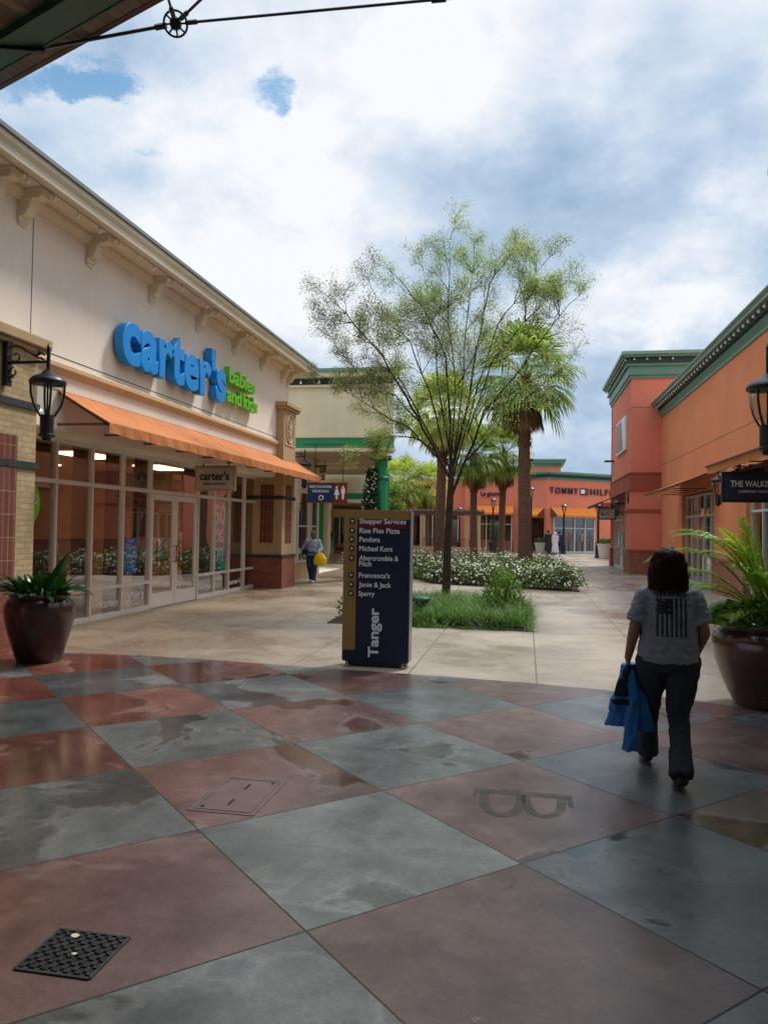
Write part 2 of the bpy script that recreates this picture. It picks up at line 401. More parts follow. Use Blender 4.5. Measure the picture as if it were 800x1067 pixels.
def plaza_mat():
    m,nt=newmat('stained_plaza_tiles'); g=geo(nt)
    sp=N(nt,'ShaderNodeSeparateXYZ'); L(nt,g,sp.inputs[0])
    ox,oy=-1.77,4.01; a=V((.885,.86)); b=V((.885,-.895))
    det=a.x*b.y-a.y*b.x
    px=math_(nt,'SUBTRACT',sp.outputs[0],ox); py=math_(nt,'SUBTRACT',sp.outputs[1],oy)
    def lin(c1,c2): return math_(nt,'ADD',math_(nt,'MULTIPLY',px,c1/det),math_(nt,'MULTIPLY',py,c2/det))
    u=lin(b.y,-b.x); v=lin(-a.y,a.x)
    fu=math_(nt,'FLOOR',u); fv=math_(nt,'FLOOR',v)
    par=math_(nt,'PINGPONG',math_(nt,'ADD',math_(nt,'ADD',fu,fv),200),1)
    def edge(c):
        f=math_(nt,'FRACT',c); return math_(nt,'MINIMUM',f,math_(nt,'SUBTRACT',1,f))
    d=math_(nt,'MINIMUM',edge(u),edge(v))
    wob=math_(nt,'MULTIPLY',math_(nt,'SUBTRACT',noise_(nt,g,40,2),.5),.003)
    j=math_(nt,'LESS_THAN',math_(nt,'ADD',d,wob),.0042)
    cb=N(nt,'ShaderNodeCombineXYZ'); L(nt,fu,cb.inputs[0]); L(nt,fv,cb.inputs[1])
    wn=N(nt,'ShaderNodeTexWhiteNoise',noise_dimensions='2D'); L(nt,cb.outputs[0],wn.inputs['Vector'])
    r1=wn.outputs[0]
    # shift noise per tile so that stains stop at joints
    off=N(nt,'ShaderNodeVectorMath',operation='MULTIPLY_ADD'); L(nt,wn.outputs[1],off.inputs[0]); off.inputs[1].default_value=(9,9,9); L(nt,g,off.inputs[2])
    gv=off.outputs[0]
    med=noise_(nt,gv,1.5,6,.62,.4); sm=noise_(nt,gv,6,6,.7,.2); fine=noise_(nt,g,120,2,.6)
    wn2=noise_(nt,gv,.8,7,.55,.5)
    grey=mixc(nt,ramp(nt,med,[(.32,0),(.68,1)]),(.068,.077,.075),(.135,.146,.143))
    red=mixc(nt,ramp(nt,med,[(.32,0),(.68,1)]),(.080,.046,.040),(.140,.094,.086))
    col=mixc(nt,par,grey,red)
    col=mixc(nt,1,col,ramp(nt,sm,[(.25,.78),(.75,1.18)]),'MULTIPLY')
    col=mixc(nt,1,col,ramp(nt,r1,[(0,.8),(1,1.15)]),'MULTIPLY')
    grain=noise_(nt,g,330,2,.7); mott=noise_(nt,gv,26,5,.72); col=mixc(nt,1,col,ramp(nt,fine,[(.25,.80),(.75,1.22)]),'MULTIPLY'); col=mixc(nt,1,col,ramp(nt,grain,[(.3,.80),(.7,1.22)]),'MULTIPLY'); col=mixc(nt,1,col,ramp(nt,mott,[(.3,.82),(.7,1.18)]),'MULTIPLY')
    # bright redder towards the left/back where paving is wettest
    sx=ramp(nt,math_(nt,'MULTIPLY',sp.outputs[0],-.2),[(.25,0),(.9,1)])
    th=mixf(nt,sx,.60,.42)
    wet=ramp(nt,math_(nt,'ADD',math_(nt,'SUBTRACT',wn2,th),.5),[(.49,0),(.525,1)])
    rim=ramp(nt,math_(nt,'ADD',math_(nt,'SUBTRACT',wn2,th),.5),[(.47,0),(.495,1),(.52,0)])
    col=mixc(nt,math_(nt,'MULTIPLY',wet,.8),col,mixc(nt,1,col,(.66,.65,.65),'MULTIPLY'))
    warm=mixc(nt,1,col,(1.45,.70,.52),'MULTIPLY')
    col=mixc(nt,math_(nt,'MULTIPLY',math_(nt,'MULTIPLY',sx,par),.8),col,warm)
    col=mixc(nt,math_(nt,'MULTIPLY',rim,.15),col,(.34,.33,.31))
    spk=noise_(nt,gv,22,3,.6); col=mixc(nt,ramp(nt,spk,[(.70,0),(.76,.55)]),col,(.05,.045,.04))
    pale=noise_(nt,gv,9,4,.7); col=mixc(nt,ramp(nt,pale,[(.70,0),(.78,.35)]),col,(.40,.38,.36))
    # hairline scratches, scuffs and old grout haze
    mpw=N(nt,'ShaderNodeMapping'); mpw.inputs['Rotation'].default_value=(0,0,.7); mpw.inputs['Scale'].default_value=(1.2,7,1); L(nt,gv,mpw.inputs[0])
    scf=noise_(nt,mpw.outputs[0],3.2,8,.75,.6); col=mixc(nt,ramp(nt,scf,[(.60,0),(.70,.38)]),col,mixc(nt,1,col,(1.9,1.9,2.0),'MULTIPLY'))
    vc=N(nt,'ShaderNodeTexVoronoi',feature='DISTANCE_TO_EDGE'); vc.inputs['Scale'].default_value=.55; wv_=N(nt,'ShaderNodeVectorMath',operation='MULTIPLY_ADD'); L(nt,noise_(nt,gv,3,5,.7,0,1),wv_.inputs[0]); wv_.inputs[1].default_value=(.5,.5,.5); L(nt,gv,wv_.inputs[2]); L(nt,wv_.outputs[0],vc.inputs['Vector'])
    crk=math_(nt,'MULTIPLY',math_(nt,'LESS_THAN',vc.outputs['Distance'],.0022),ramp(nt,med,[(.5,0),(.56,.6)])); col=mixc(nt,crk,col,(.02,.018,.016))
    dk=noise_(nt,gv,.9,4,.6,.8); col=mixc(nt,1,col,ramp(nt,dk,[(.35,.72),(.65,1.22)]),'MULTIPLY')
    col=mixc(nt,j,col,(.012,.011,.010))
    rough=mixf(nt,wet,mixf(nt,sm,.20,.42),.12)
    rough=mixf(nt,j,rough,.7)
    hb=math_(nt,'ADD',math_(nt,'MULTIPLY',sm,.8),math_(nt,'ADD',math_(nt,'MULTIPLY',fine,.12),math_(nt,'MULTIPLY',j,-1.2)))
    pbsdf(nt,col,rough,bump_(nt,hb,.22,.006),0,.5); return m
M['plaza']=plaza_mat()

def tshirt_mat(name):
    """grey T-shirt with a vertical navy flag print on its back"""
    m,nt=newmat(name); oc=obc(nt); sp=N(nt,'ShaderNodeSeparateXYZ'); L(nt,oc,sp.inputs[0]); x,y,z=sp.outputs
    n=noise_(nt,oc,14,4,.6)
    base=mixc(nt,ramp(nt,n,[(.3,0),(.7,1)]),(.20,.235,.275),(.27,.30,.345))
    def rng(c,a,b): return math_(nt,'MULTIPLY',math_(nt,'GREATER_THAN',c,a),math_(nt,'LESS_THAN',c,b))
    back=math_(nt,'LESS_THAN',y,-.02)
    x0,x1,z0,z1=-.10,.098,.985,1.245
    box=math_(nt,'MULTIPLY',math_(nt,'MULTIPLY',rng(x,x0,x1),rng(z,z0,z1)),back)
    st=math_(nt,'FRACT',math_(nt,'DIVIDE',math_(nt,'SUBTRACT',x,x0),(x1-x0)/6.5))
    stripe=math_(nt,'LESS_THAN',st,.5)
    canton=math_(nt,'MULTIPLY',rng(x,x0,x0+.095),rng(z,z1-.105,z1))
    vor=N(nt,'ShaderNodeTexVoronoi'); vor.inputs['Scale'].default_value=48; L(nt,oc,vor.inputs['Vector'])
    star=math_(nt,'GREATER_THAN',vor.outputs['Distance'],.22)
    pr_=math_(nt,'MAXIMUM',math_(nt,'MULTIPLY',stripe,math_(nt,'SUBTRACT',1,canton)),math_(nt,'MULTIPLY',canton,math_(nt,'ADD',star,0.0)))
    mask=math_(nt,'MULTIPLY',box,pr_)
    # arched line of dark lettering above the flag
    zz=math_(nt,'ADD',z,math_(nt,'MULTIPLY',math_(nt,'MULTIPLY',x,x),1.1))
    lt=math_(nt,'MULTIPLY',math_(nt,'MULTIPLY',rng(zz,1.262,1.29),rng(x,-.10,.11)),back)
    lf=math_(nt,'FRACT',math_(nt,'MULTIPLY',x,38)); lt=math_(nt,'MULTIPLY',lt,math_(nt,'LESS_THAN',lf,.68))
    hole=math_(nt,'GREATER_THAN',noise_(nt,oc,120,1),.42); lt=math_(nt,'MULTIPLY',lt,hole)
    mask=math_(nt,'MAXIMUM',mask,lt)
    worn=math_(nt,'MULTIPLY',mask,ramp(nt,noise_(nt,oc,60,3),[(.3,.75),(.6,.95)]))
    col=mixc(nt,worn,base,(.008,.010,.028))
    pbsdf(nt,col,.9,bump_(nt,noise_(nt,oc,300,2),.15,.002),0,.2); return m
M['tshirt']=tshirt_mat('grey_tshirt')

# ---------------------------------------------------------------- text
def text(name,body,o,r,u,w,h,d,mat,parent=None,bold=0,bevel=0,keep=False,spacing=1.0):
    """text fitted to a w x h box; o = lower left corner, r/u = right/up vectors, d = thickness"""
    cu=bpy.data.curves.new(name,'FONT'); cu.body=body; cu.size=1; cu.offset=bold; cu.space_character=spacing
    cu.extrude=.05; cu.bevel_depth=bevel; cu.resolution_u=4
    to=bpy.data.objects.new(name,cu); COL.objects.link(to)
    dg=bpy.context.evaluated_depsgraph_get(); dg.update()
    me=bpy.data.meshes.new_from_object(to.evaluated_get(dg)); bpy.data.objects.remove(to)
    xs=[v.co.x for v in me.vertices]; ys=[v.co.y for v in me.vertices]; zs=[v.co.z for v in me.vertices]
    x0,x1,y0,y1,z0,z1=min(xs),max(xs),min(ys),max(ys),min(zs),max(zs)
    sy=h/(y1-y0); sx=w/(x1-x0) if w else sy
    r=V(r).normalized(); u=V(u).normalized(); n=r.cross(u); o=V(o)
    for v in me.vertices:
        c=v.co; v.co=o+r*((c.x-x0)*sx)+u*((c.y-y0)*sy)+n*((c.z-z0)/(z1-z0)*d)
    me.materials.clear(); me.materials.append(mat); me.update()
    ob=bpy.data.objects.new(name,me); COL.objects.link(ob)
    if parent is not None: ob.parent=parent
    return ob

# remeshed organic surfaces
def skin(mb,name,mat,parent=None,voxel=.01,smooth=6,folds=0,fscale=.12,off=(0,0,0),stretch=None):
    o=mb.build(name,mat,None,smooth=True)
    md=o.modifiers.new('r','REMESH'); md.mode='VOXEL'; md.voxel_size=voxel; md.use_smooth_shade=True
    sm=o.modifiers.new('s','SMOOTH'); sm.factor=.5; sm.iterations=smooth
    dg=bpy.context.evaluated_depsgraph_get(); dg.update()
    me=bpy.data.meshes.new_from_object(o.evaluated_get(dg)); nm=o.name
    bpy.data.objects.remove(o)
    if folds:
        nrm=[v.normal.copy() for v in me.vertices]; st=stretch or (1,1,1)
        for v,n in zip(me.vertices,nrm):
            p=V((v.co.x*st[0],v.co.y*st[1],v.co.z*st[2]))/fscale+V(off)
            a=noise.noise(p); b=noise.noise(p*2.3)
            v.co += n*folds*((1-abs(a)*2.2)*.7+b*.5)
    me.materials.clear(); me.materials.append(mat)
    me.polygons.foreach_set('use_smooth',[True]*len(me.polygons)); me.update()
    ob=bpy.data.objects.new(name,me); COL.objects.link(ob)
    if parent is not None: ob.parent=parent
    return ob

# foliage primitives
def rnd(a,b): return random.uniform(a,b)
def rdir():
    while 1:
        v=V((rnd(-1,1),rnd(-1,1),rnd(-1,1)))
        if .01<v.length<1: return v.normalized()
def leafq(mb,p,d,n,l,w,m=0):
    """pointed leaf: base p, direction d, normal n"""
    d=d.normalized(); s=d.cross(n)
    s = s.normalized() if s.length>1e-5 else d.orthogonal().normalized()
    nn=s.cross(d)
    mb.add([p, p+d*l*.5+s*w*.5+nn*l*.05, p+d*l, p+d*l*.5-s*w*.5+nn*l*.05],[(0,1,2,3)],m)
def blade(mb,p,d,l,w,droop,seg=4,m=0,side=None):
    """long arching blade"""
    d=d.normalized(); s=side or d.cross(V((0,0,1)))
    s = s.normalized() if s.length>1e-4 else V((1,0,0))
    vs=[]; q=V(p); dd=d.copy()
    for i in range(seg+1):
        t=i/seg; ww=w*(.55+.9*t if t<.4 else max(.04,(1-t)/.6*.91+.0))*.5
        vs+= [q-s*ww, q+s*ww]
        dd=(dd+V((0,0,-droop/seg))).normalized(); q=q+dd*l/seg
    mb.add(vs,[(2*i,2*i+1,2*i+3,2*i+2) for i in range(seg)],m)
# ================================================================ GROUND
mb=MB(); mb.box(-250,250,-60,420,-.3,0)
tag(mb.build('ground',M['concrete'],fix=True),kind='structure')
plz=[(-30,-30),(-30,3),(-14,5.6),(-9.5,7.6),(-7.6,8.35),(-6.6,8.75),(-5.94,9.02),(-4.84,9.12),(-3.8,9.06),(-2.8,8.95),(-1.6,8.84),(-.94,8.78),(-.06,8.68),(.85,8.5),(1.67,8.22),(2.3,7.9),(3.2,7.35),(4.6,6.3),(7,4),(30,-6),(30,-30)]
mb=MB(); mb.prism(plz[::-1],-.05,.006)
tag(mb.build('plaza_paving',M['plaza']),kind='structure')

# worn letter B set into the paving
def ringshape(mb,outer,inner,z):
    n=len(outer); vs=[(x,y,z) for x,y in outer]+[(x,y,z) for x,y in inner]
    mb.add(vs,[(i,(i+1)%n,n+(i+1)%n,n+i) for i in range(n)])
m,nt=newmat('letter_stain')
g_=geo(nt); nn=noise_(nt,g_,16,5,.7)
p_=N(nt,'ShaderNodeBsdfPrincipled'); p_.inputs['Base Color'].default_value=(.032,.028,.022,1); p_.inputs['Roughness'].default_value=.5
t_=N(nt,'ShaderNodeBsdfTransparent'); mx_=N(nt,'ShaderNodeMixShader'); L(nt,ramp(nt,nn,[(.30,.15),(.62,.62)]),mx_.inputs[0])
L(nt,t_.outputs[0],mx_.inputs[1]); L(nt,p_.outputs[0],mx_.inputs[2]); o_=N(nt,'ShaderNodeOutputMaterial'); L(nt,mx_.outputs[0],o_.inputs[0])
M['stain']=m
mb=MB(); z=.010
x0,x1,yt=-.29,.31,5.04
mb.add([(x0,yt-.06,z),(x1,yt-.06,z),(x1,yt+.02,z),(x0,yt+.02,z)],[(0,1,2,3)])
def lobe(xa,xb,dep,th):
    o_=[];i_=[]
    for k in range(17):
        a=math.pi*k/16; cx=(xa+xb)/2; rx=(xb-xa)/2
        o_.append((cx-rx*math.cos(a), yt-.055-dep*math.sin(a)**.7)); i_.append((cx-(rx-th)*math.cos(a), yt-.055-(dep-th)*math.sin(a)**.7))
    for k in range(16): mb.add([(*o_[k],z),(*o_[k+1],z),(*i_[k+1],z),(*i_[k],z)],[(0,1,2,3)])
lobe(-.27,.02,.40,.06); lobe(-.01,.27,.36,.06)
mb.add([(x1-.035,yt-.20,z),(x1,yt-.20,z),(x1,yt-.0551,z),(x1-.035,yt-.0551,z)],[(0,1,2,3)])
mb.add([(x0-.02,yt-.14,z),(x0,yt-.14,z),(x0,yt+.02,z),(x0-.02,yt+.02,z)],[(0,1,2,3)])
tag(mb.build('paving_letter',M['stain'],fix=False),'faint worn letter B marked on a reddish paving tile','floor marking')

# drain grate with interlaced pattern
t=thing('drain_grate','square black cast iron drain grate sunk in the red tile','drain grate',(-1.725,2.76,0),0)
gx,gy=.155,.145
mb=MB(); mb.box(-gx,gx,-gy,gy,.0061,.0072); mb.build('drain_void',M['hole'],t)
mb=MB()
for a in ((-gx,-gy,gx,-gy),(-gx,gy,gx,gy),(-gx,-gy,-gx,gy),(gx,-gy,gx,gy)):
    mb.bar((a[0],a[1],.010),(a[2],a[3],.010),.012,.006)
def arc(cx,cy,r,n=14):
    pts=[(cx+r*math.cos(2*math.pi*k/n),cy+r*math.sin(2*math.pi*k/n)) for k in range(n+1)]
    for p,q in zip(pts,pts[1:]):
        mx,my=(p[0]+q[0])/2,(p[1]+q[1])/2
        if abs(mx)<gx-.004 and abs(my)<gy-.004: mb.bar((*p,.0105),(*q,.0105),.0085,.004)
st=.047
for i in range(-4,5):
    for j in range(-4,5):
        arc(i*st,j*st,.030)
mb.build('grate_bars',M['iron_grate'],t)
for (x,y,s,nm) in ((-1.79,2.865,.026,1),(-1.715,2.745,.013,2)):
    mb=MB(); pts=[(x+s*math.cos(a)*rnd(.6,1.1),y+s*.8*math.sin(a)*rnd(.6,1.1)) for a in [k*math.pi/3.5 for k in range(7)]]
    mb.prism(pts,.0135,.0155); o=mb.build('litter_flake',M['debris'])
    tag(o,'larger pale scrap lying on the back corner of the drain grate' if nm==1 else 'tiny pale scrap lying in the middle of the drain grate','litter')
# utility cover
t=thing('utility_cover','reddish painted rectangular utility cover set flush in the paving','utility cover',(-1.75,4.58,0))
M['cover']=plain('painted_cover',(.125,.078,.070),.45,.2,6,.2,60)
cx,cy=.205,.31
mb=MB(); mb.box(-cx,cx,-cy,cy,.0061,.010); mb.build('lid',M['cover'],t,bevel=.002)
mb=MB()
for a in ((-cx,-cy,cx,-cy),(-cx,cy,cx,cy),(-cx,-cy,-cx,cy),(cx,-cy,cx,cy)): mb.bar((a[0],a[1],.0075),(a[2],a[3],.0075),.012,.003)
mb.build('rim_gap',M['joint'],t)
for (x,y) in ((-.14,-.24),(.14,.24)):
    mb=MB(); mb.lathe([(.014,.010),(.014,.012)],(x,y,0),12); mb.build('bolt',M['hole'],t)
for (x,y) in ((-.0,-.14),(.0,.14)):
    mb=MB(); mb.box(x-.008,x+.008,y-.05,y+.05,.0101,.0115); mb.build('lifting_slot',M['hole'],t)
mb=MB(); i_=.03
for a in ((-cx+i_,-cy+i_,cx-i_,-cy+i_),(-cx+i_,cy-i_,cx-i_,cy-i_),(-cx+i_,-cy+i_,-cx+i_,cy-i_),(cx-i_,-cy+i_,cx-i_,cy-i_)): mb.bar((a[0],a[1],.0115),(a[2],a[3],.0115),.006,.003)
mb.build('raised_border',M['cover'],t)

# ================================================================ CANOPY overhead (behind the viewer)
KZ=6.8
def plank_mat():
    m,nt=newmat('weathered_soffit_boards'); g=geo(nt); sp=N(nt,'ShaderNodeSeparateXYZ'); L(nt,g,sp.inputs[0])
    c=math_(nt,'ADD',math_(nt,'MULTIPLY',sp.outputs[0],.92),math_(nt,'MULTIPLY',sp.outputs[1],-.39))
    f=math_(nt,'FRACT',math_(nt,'DIVIDE',c,.14)); idx=math_(nt,'FLOOR',math_(nt,'DIVIDE',c,.14))
    wn=N(nt,'ShaderNodeTexWhiteNoise',noise_dimensions='1D'); L(nt,idx,wn.inputs['W'])
    n=noise_(nt,g,5,6,.7)
    col=mixc(nt,n,(.09,.06,.04),(.34,.27,.20)); col=mixc(nt,1,col,ramp(nt,wn.outputs[0],[(0,.6),(1,1.2)]),'MULTIPLY')
    j=math_(nt,'LESS_THAN',f,.06); col=mixc(nt,j,col,(.01,.008,.006))
    pbsdf(nt,col,.8,bump_(nt,math_(nt,'MULTIPLY',j,-1),.6,.01)); return m
M['planks']=plank_mat()
E0=V((-6.21,7.92)); tt=V((.9204,-.3909)); nn_=V((-.3909,-.9204))
def ce(s,off,z): p=E0+tt*s+nn_*off; return (p.x,p.y,z)
t=thing('pavilion_canopy','timber lined pavilion roof edge with dark green beam overhead at top left','canopy',(0,0,0))
mb=MB(); a,b=-6,14
P=[ce(a,.06,0),ce(b,.06,0)]
poly=[(P[0][0],P[0][1]),(P[1][0],P[1][1]),(14,-16),(-13,-16),(-13,6)]
mb.prism([(p[0],p[1]) for p in poly][::-1],KZ+.10,KZ+.5)
mb.build('roof_slab',M['planks'],t)
mb=MB(); mb.bar(ce(a,.01,KZ+.22),ce(b,.01,KZ+.22),.06,.36); mb.build('gutter',M['wood_dark'],t)
mb=MB(); mb.bar(ce(a,.135,KZ+.07),ce(b,.135,KZ+.07),.18,.05); mb.build('fascia_board',M['planks'],t)
mb=MB(); mb.bar(ce(a,.39,KZ+.05),ce(b,.39,KZ+.05),.30,.10); mb.bar(ce(a,.225,KZ+.0),ce(b,.225,KZ+.0),.025,.02)
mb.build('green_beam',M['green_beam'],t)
mb=MB()
mb.box(-13,13,-14.5,-14.2,0,KZ); mb.build('added_back_wall',M['stucco_tan'],t)  # unseen wall added behind the camera to block sky light from the back
for (x,y) in ((-8.5,-2),(-8.5,-9),(6,-4),(6,-11)):
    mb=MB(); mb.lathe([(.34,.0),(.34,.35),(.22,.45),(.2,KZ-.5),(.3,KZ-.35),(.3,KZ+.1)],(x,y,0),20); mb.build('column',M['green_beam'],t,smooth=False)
# tie rods and hub
t=thing('tie_rod_hub','black tension rods meeting at a round wheel hub below the canopy edge','tie rods',(-3.57,7.10,KZ))
mb=MB()
n=28
for r_,w_ in ((.115,.022),(.048,.03)):
    for k in range(n):
        a0=2*math.pi*k/n; a1=2*math.pi*(k+1)/n
        # wheel lies tilted, its face down towards the plaza
        mb.bar((r_*math.cos(a0),r_*math.sin(a0),0),(r_*math.cos(a1)*1.0,r_*math.sin(a1),0),w_,.05)
for k in range(8):
    a0=2*math.pi*k/8+.2; mb.bar((.03*math.cos(a0),.03*math.sin(a0),0),(.115*math.cos(a0),.115*math.sin(a0),0),.018,.03)
mb.lathe([(.0,-.035),(.04,-.035),(.04,.035),(0,.035)],(0,0,0),14)
o=mb.build('wheel_hub',M['dark_metal'],t); o.rotation_euler=V((3.57,-7.1,-5.1)).to_track_quat('Z','Y').to_euler(); 
for (dx,dy,ln,r0) in ((-1.63,.15,None,.018),(2.61,.07,None,.014),(.09,-.33,1.6,.014),(.4,-.29,1.6,.014)):
    d=V((dx,dy,0)); 
    if ln: d=d.normalized()*ln
    if dx>2: d*=2.4
    s=d.normalized()*.11
    mb=MB(); mb.tube([s,d],r0,8)
    if dx>2:
        mb.tube([V((2.61,.07,0)),V((2.75,.074,0))],.03,10)
    mb.tube([s,s+d.normalized()*.12],r0*1.7,8)
    mb.build('tie_rod',M['dark_metal'],t)
mb=MB(); mb.extr([(-1.60,.12,.10),(-2.25,-.02,.16),(-2.25,-.02,-.02),(-1.62,.12,-.05)],(0,.04,0)); mb.lathe([(.04,-.05),(.04,.05)],(-1.62,.14,0),10)
mb.build('anchor_plate',M['dark_metal'],t)

# ================================================================ CARTER'S BUILDING (left)
XU=-6.8; XS=-7.4; Y0,Y1=-4.0,21.05
b=thing('store_building','cream stucco shop building with bracketed eaves and glazed shopfront on the left','building',(0,0,0))
mb=MB(); mb.box(XU-.35,XU,Y0,Y1,4.08,6.2); mb.box(XU-.35,XU,Y0,Y1,3.08,3.66)
mb.build('upper_wall',M['stucco_tan'],b)
mb=MB(); mb.box(XU-.35,XU+.012,9.0,Y1+.01,3.661,3.90); mb.build('band',M['stucco_band'],b)
mb=MB(); mb.extr([(XU-.1,9.0,3.9),(XU+.05,9.0,3.9),(XU+.05,9.0,3.93),(XU+.10,9.0,3.97),(XU+.10,9.0,4.03),(XU+.03,9.0,4.075),(XU-.1,9.0,4.075)],(0,Y1-9+.04,0))
mb.build('moulding',M['mould'],b)
mb=MB(); mb.box(XU-.01,XU+.003,9.3,Y1,4.145,4.160); mb.box(XU-.01,XU+.003,9.42,9.435,4.2,6.15); mb.build('wall_joint',M['joint'],b)
mb=MB(); mb.box(XU-.35,-6.22,Y0,Y1+.62,6.2,6.26); mb.build('soffit',M['trim_cream'],b)
mb=MB(); mb.extr([(XU-.1,Y0,6.05),(XU+.05,Y0,6.05),(XU+.12,Y0,6.14),(XU+.12,Y0,6.2),(XU-.1,Y0,6.2)],(0,Y1-Y0,0)); mb.build('bed_moulding',M['trim_cream'],b)
mb=MB(); mb.extr([(-6.28,Y0,6.16),(-6.20,Y0,6.16),(-6.20,Y0,6.25),(-6.15,Y0,6.30),(-6.15,Y0,6.37),(-6.28,Y0,6.37)],(0,Y1-Y0+.66,0)); mb.box(XU-.3,-6.28,Y1+.55,Y1+.66,6.161,6.37)
mb.build('fascia',M['trim_cream'],b)
mb=MB(); mb.box(XU-.4,-6.11,Y0,Y1+.70,6.371,6.425); mb.box(-20,XU-.4,Y0,Y1+.7,6.3,6.42); mb.build('roof_coping',M['coping'],b)
# corbels
def corbel(y,x=XU,ax=0):
    mb=MB(); s=[(0,6.2)]
    prof=[(0.0,6.199),(.42,6.199),(.44,6.14),(.42,6.07),(.36,6.035),(.29,6.05),(.235,6.03),(.21,5.97),(.20,5.90),(.14,5.80),(.10,5.78),(.0,5.78)]
    mb.extr([(x+.003+p,y-.10,z) for p,z in prof],(0,.20,0))
    mb.extr([(x+.003+p,y-.135,z) for p,z in [(0,6.198),(.46,6.198),(.46,6.15),(0,6.15)]],(0,.27,0))
    mb.box(x+.003,x+.055,y-.13,y+.13,5.70,5.78)
    mb.box(x+.003,x+.03,y-.09,y+.09,5.64,5.70)
    # scroll eyes
    for s_ in (-.104,.104):
        mb.lathe([(.05,-.004),(.05,.004)],(0,0,0),12); v=mb.v[-24:]; mb.v[-24:]=[(x+.36+p[0],y+s_+p[2],6.11+p[1]) for p in v]
    mb.v=[(x+(p[0]-x)*.85,y+(p[1]-y)*.85,6.2+(p[2]-6.2)*.85) for p in mb.v]
    mb.build('corbel',M['trim_cream'],b,bevel=.006)
for y in (2.9,4.9,6.9,8.55,9.17,10.8,12.8,14.8,16.8,18.7,20.35,20.92): corbel(y)
# piers
def pier(y0,y1,ztop,far):
    x0,x1=XS-.1,-6.58
    mb=MB(); mb.box(x0,x1,y0,y1,.9,ztop); mb.build('brick_pier' if not far else 'stone_pier',M['brick_yellow'] if not far else M['stone_tan'],b)
    mb=MB(); mb.box(x0,x1+.035,y0-.035,y1+.035,0,.84); mb.build('pier_base',M['brick_red'],b)
    mb=MB(); mb.box(x0,x1+.05,y0-.05,y1+.05,.84,.92); mb.build('dark_course',M['brick_dark'],b)
    mb=MB()
    ym=(y0+y1)/2
    if far:
        mb.box(x1,x1+.018,y0+.30,y1-.30,1.25,2.85)
        mb.box(x0+.3,x1-.25,y0-.018,y0,1.25,2.85)
    else:
        mb.box(x1,x1+.018,y0+.40,y1-.40,.98,2.83)
    mb.build('inset_panel',M['tile_red'],b)
    mb=MB()
    for z in ((2.42,3.22) if not far else (2.45,)): mb.box(x0,x1+.03,y0-.03,y1+.03,z,z+.09)
    mb.build('dark_course',M['brick_dark'],b)
pier(6.2,9.3,4.0,False); pier(20.0,21.1,4.95,True)
mb=MB(); mb.box(XS-.1,-6.50,6.1,9.38,4.0,4.06); mb.box(XS-.1,-6.44,6.05,9.42,4.06,4.2); mb.build('pier_cap',M['stone_tan'],b,bevel=.015)
mb=MB(); mb.box(XS-.1,-6.50,19.92,21.18,4.95,5.02); mb.box(XS-.1,-6.45,19.88,21.22,5.02,5.14); mb.build('pier_cap',M['stone_tan'],b,bevel=.015)
# medallion
mb=MB(); cyy,czz=20.55,4.45
for k in range(20):
    a0=2*math.pi*k/20;a1=2*math.pi*(k+1)/20
    mb.bar((-6.57,cyy+.30*math.cos(a0),czz+.40*math.sin(a0)),(-6.57,cyy+.30*math.cos(a1),czz+.40*math.sin(a1)),.04,.05)
for k in range(7):
    a=k*math.pi/7; mb.bar((-6.565,cyy-.16*math.cos(a),czz-.25*math.sin(a)),(-6.565,cyy+.2*math.cos(a),czz+.28*math.sin(a)),.035,.04)
mb.lathe([(.09,-.03),(.05,.03)],(0,0,0),12); v=mb.v[-24:]; mb.v[-24:]=[(-6.565+p[2],cyy+p[0],czz+p[1]) for p in v]
mb.box(-6.585,-6.56,cyy-.42,cyy+.42,3.96,4.0); mb.box(-6.585,-6.56,cyy-.42,cyy+.42,4.88,4.92); mb.box(-6.585,-6.56,cyy-.42,cyy-.38,4.0,4.88); mb.box(-6.585,-6.56,cyy+.38,cyy+.42,4.0,4.88)
mb.build('medallion',M['relief'],b,bevel=.006)
mb=MB(); mb.box(-20,XU-.35,Y1-.3,Y1,0,6.3); mb.build('end_wall',M['stucco_tan'],b)
mb=MB(); mb.box(XS-.6,XU-.02,9.3,20.0,3.05,3.12); mb.build('porch_soffit',M['stucco_band'],b)
# shopfront
zt=3.05
mul=[9.9,10.95,11.98,13.02,14.08,16.32,17.26,18.18,19.25,20.05]
mb=MB(); fx0,fx1=XS-.05,XS+.05
for y in mul: mb.box(fx0,fx1,y-.028,y+.028,.0,zt)
for za,zb in ((2.33,2.40),(zt-.06,zt)):
    for y,y2 in zip(mul,mul[1:]): mb.box(fx0+.004,fx1-.004,y+.028,y2-.028,za,zb)
    mb.box(fx0+.004,fx1-.004,9.3,9.872,za,zb)
for y,y2 in [(9.272,9.9)]+list(zip(mul,mul[1:])):
    if abs(y-14.08)<.01: continue
    for za,zb in ((.0,.09),(.52,.58)): mb.box(fx0+.004,fx1-.004,y+.028,y2-.028,za,zb)
mb.build('shopfront_frame',M['alu'],b,bevel=.004)
mb=MB()
for y in mul: mb.box(XS-.32,fx0-.001,y-.05,y+.05,.0,zt)
mb.box(XS-.32,fx0-.001,9.3,20.05,zt-.02,zt+.05)
mb.build('inner_mullion',M['dark_inside'],b)
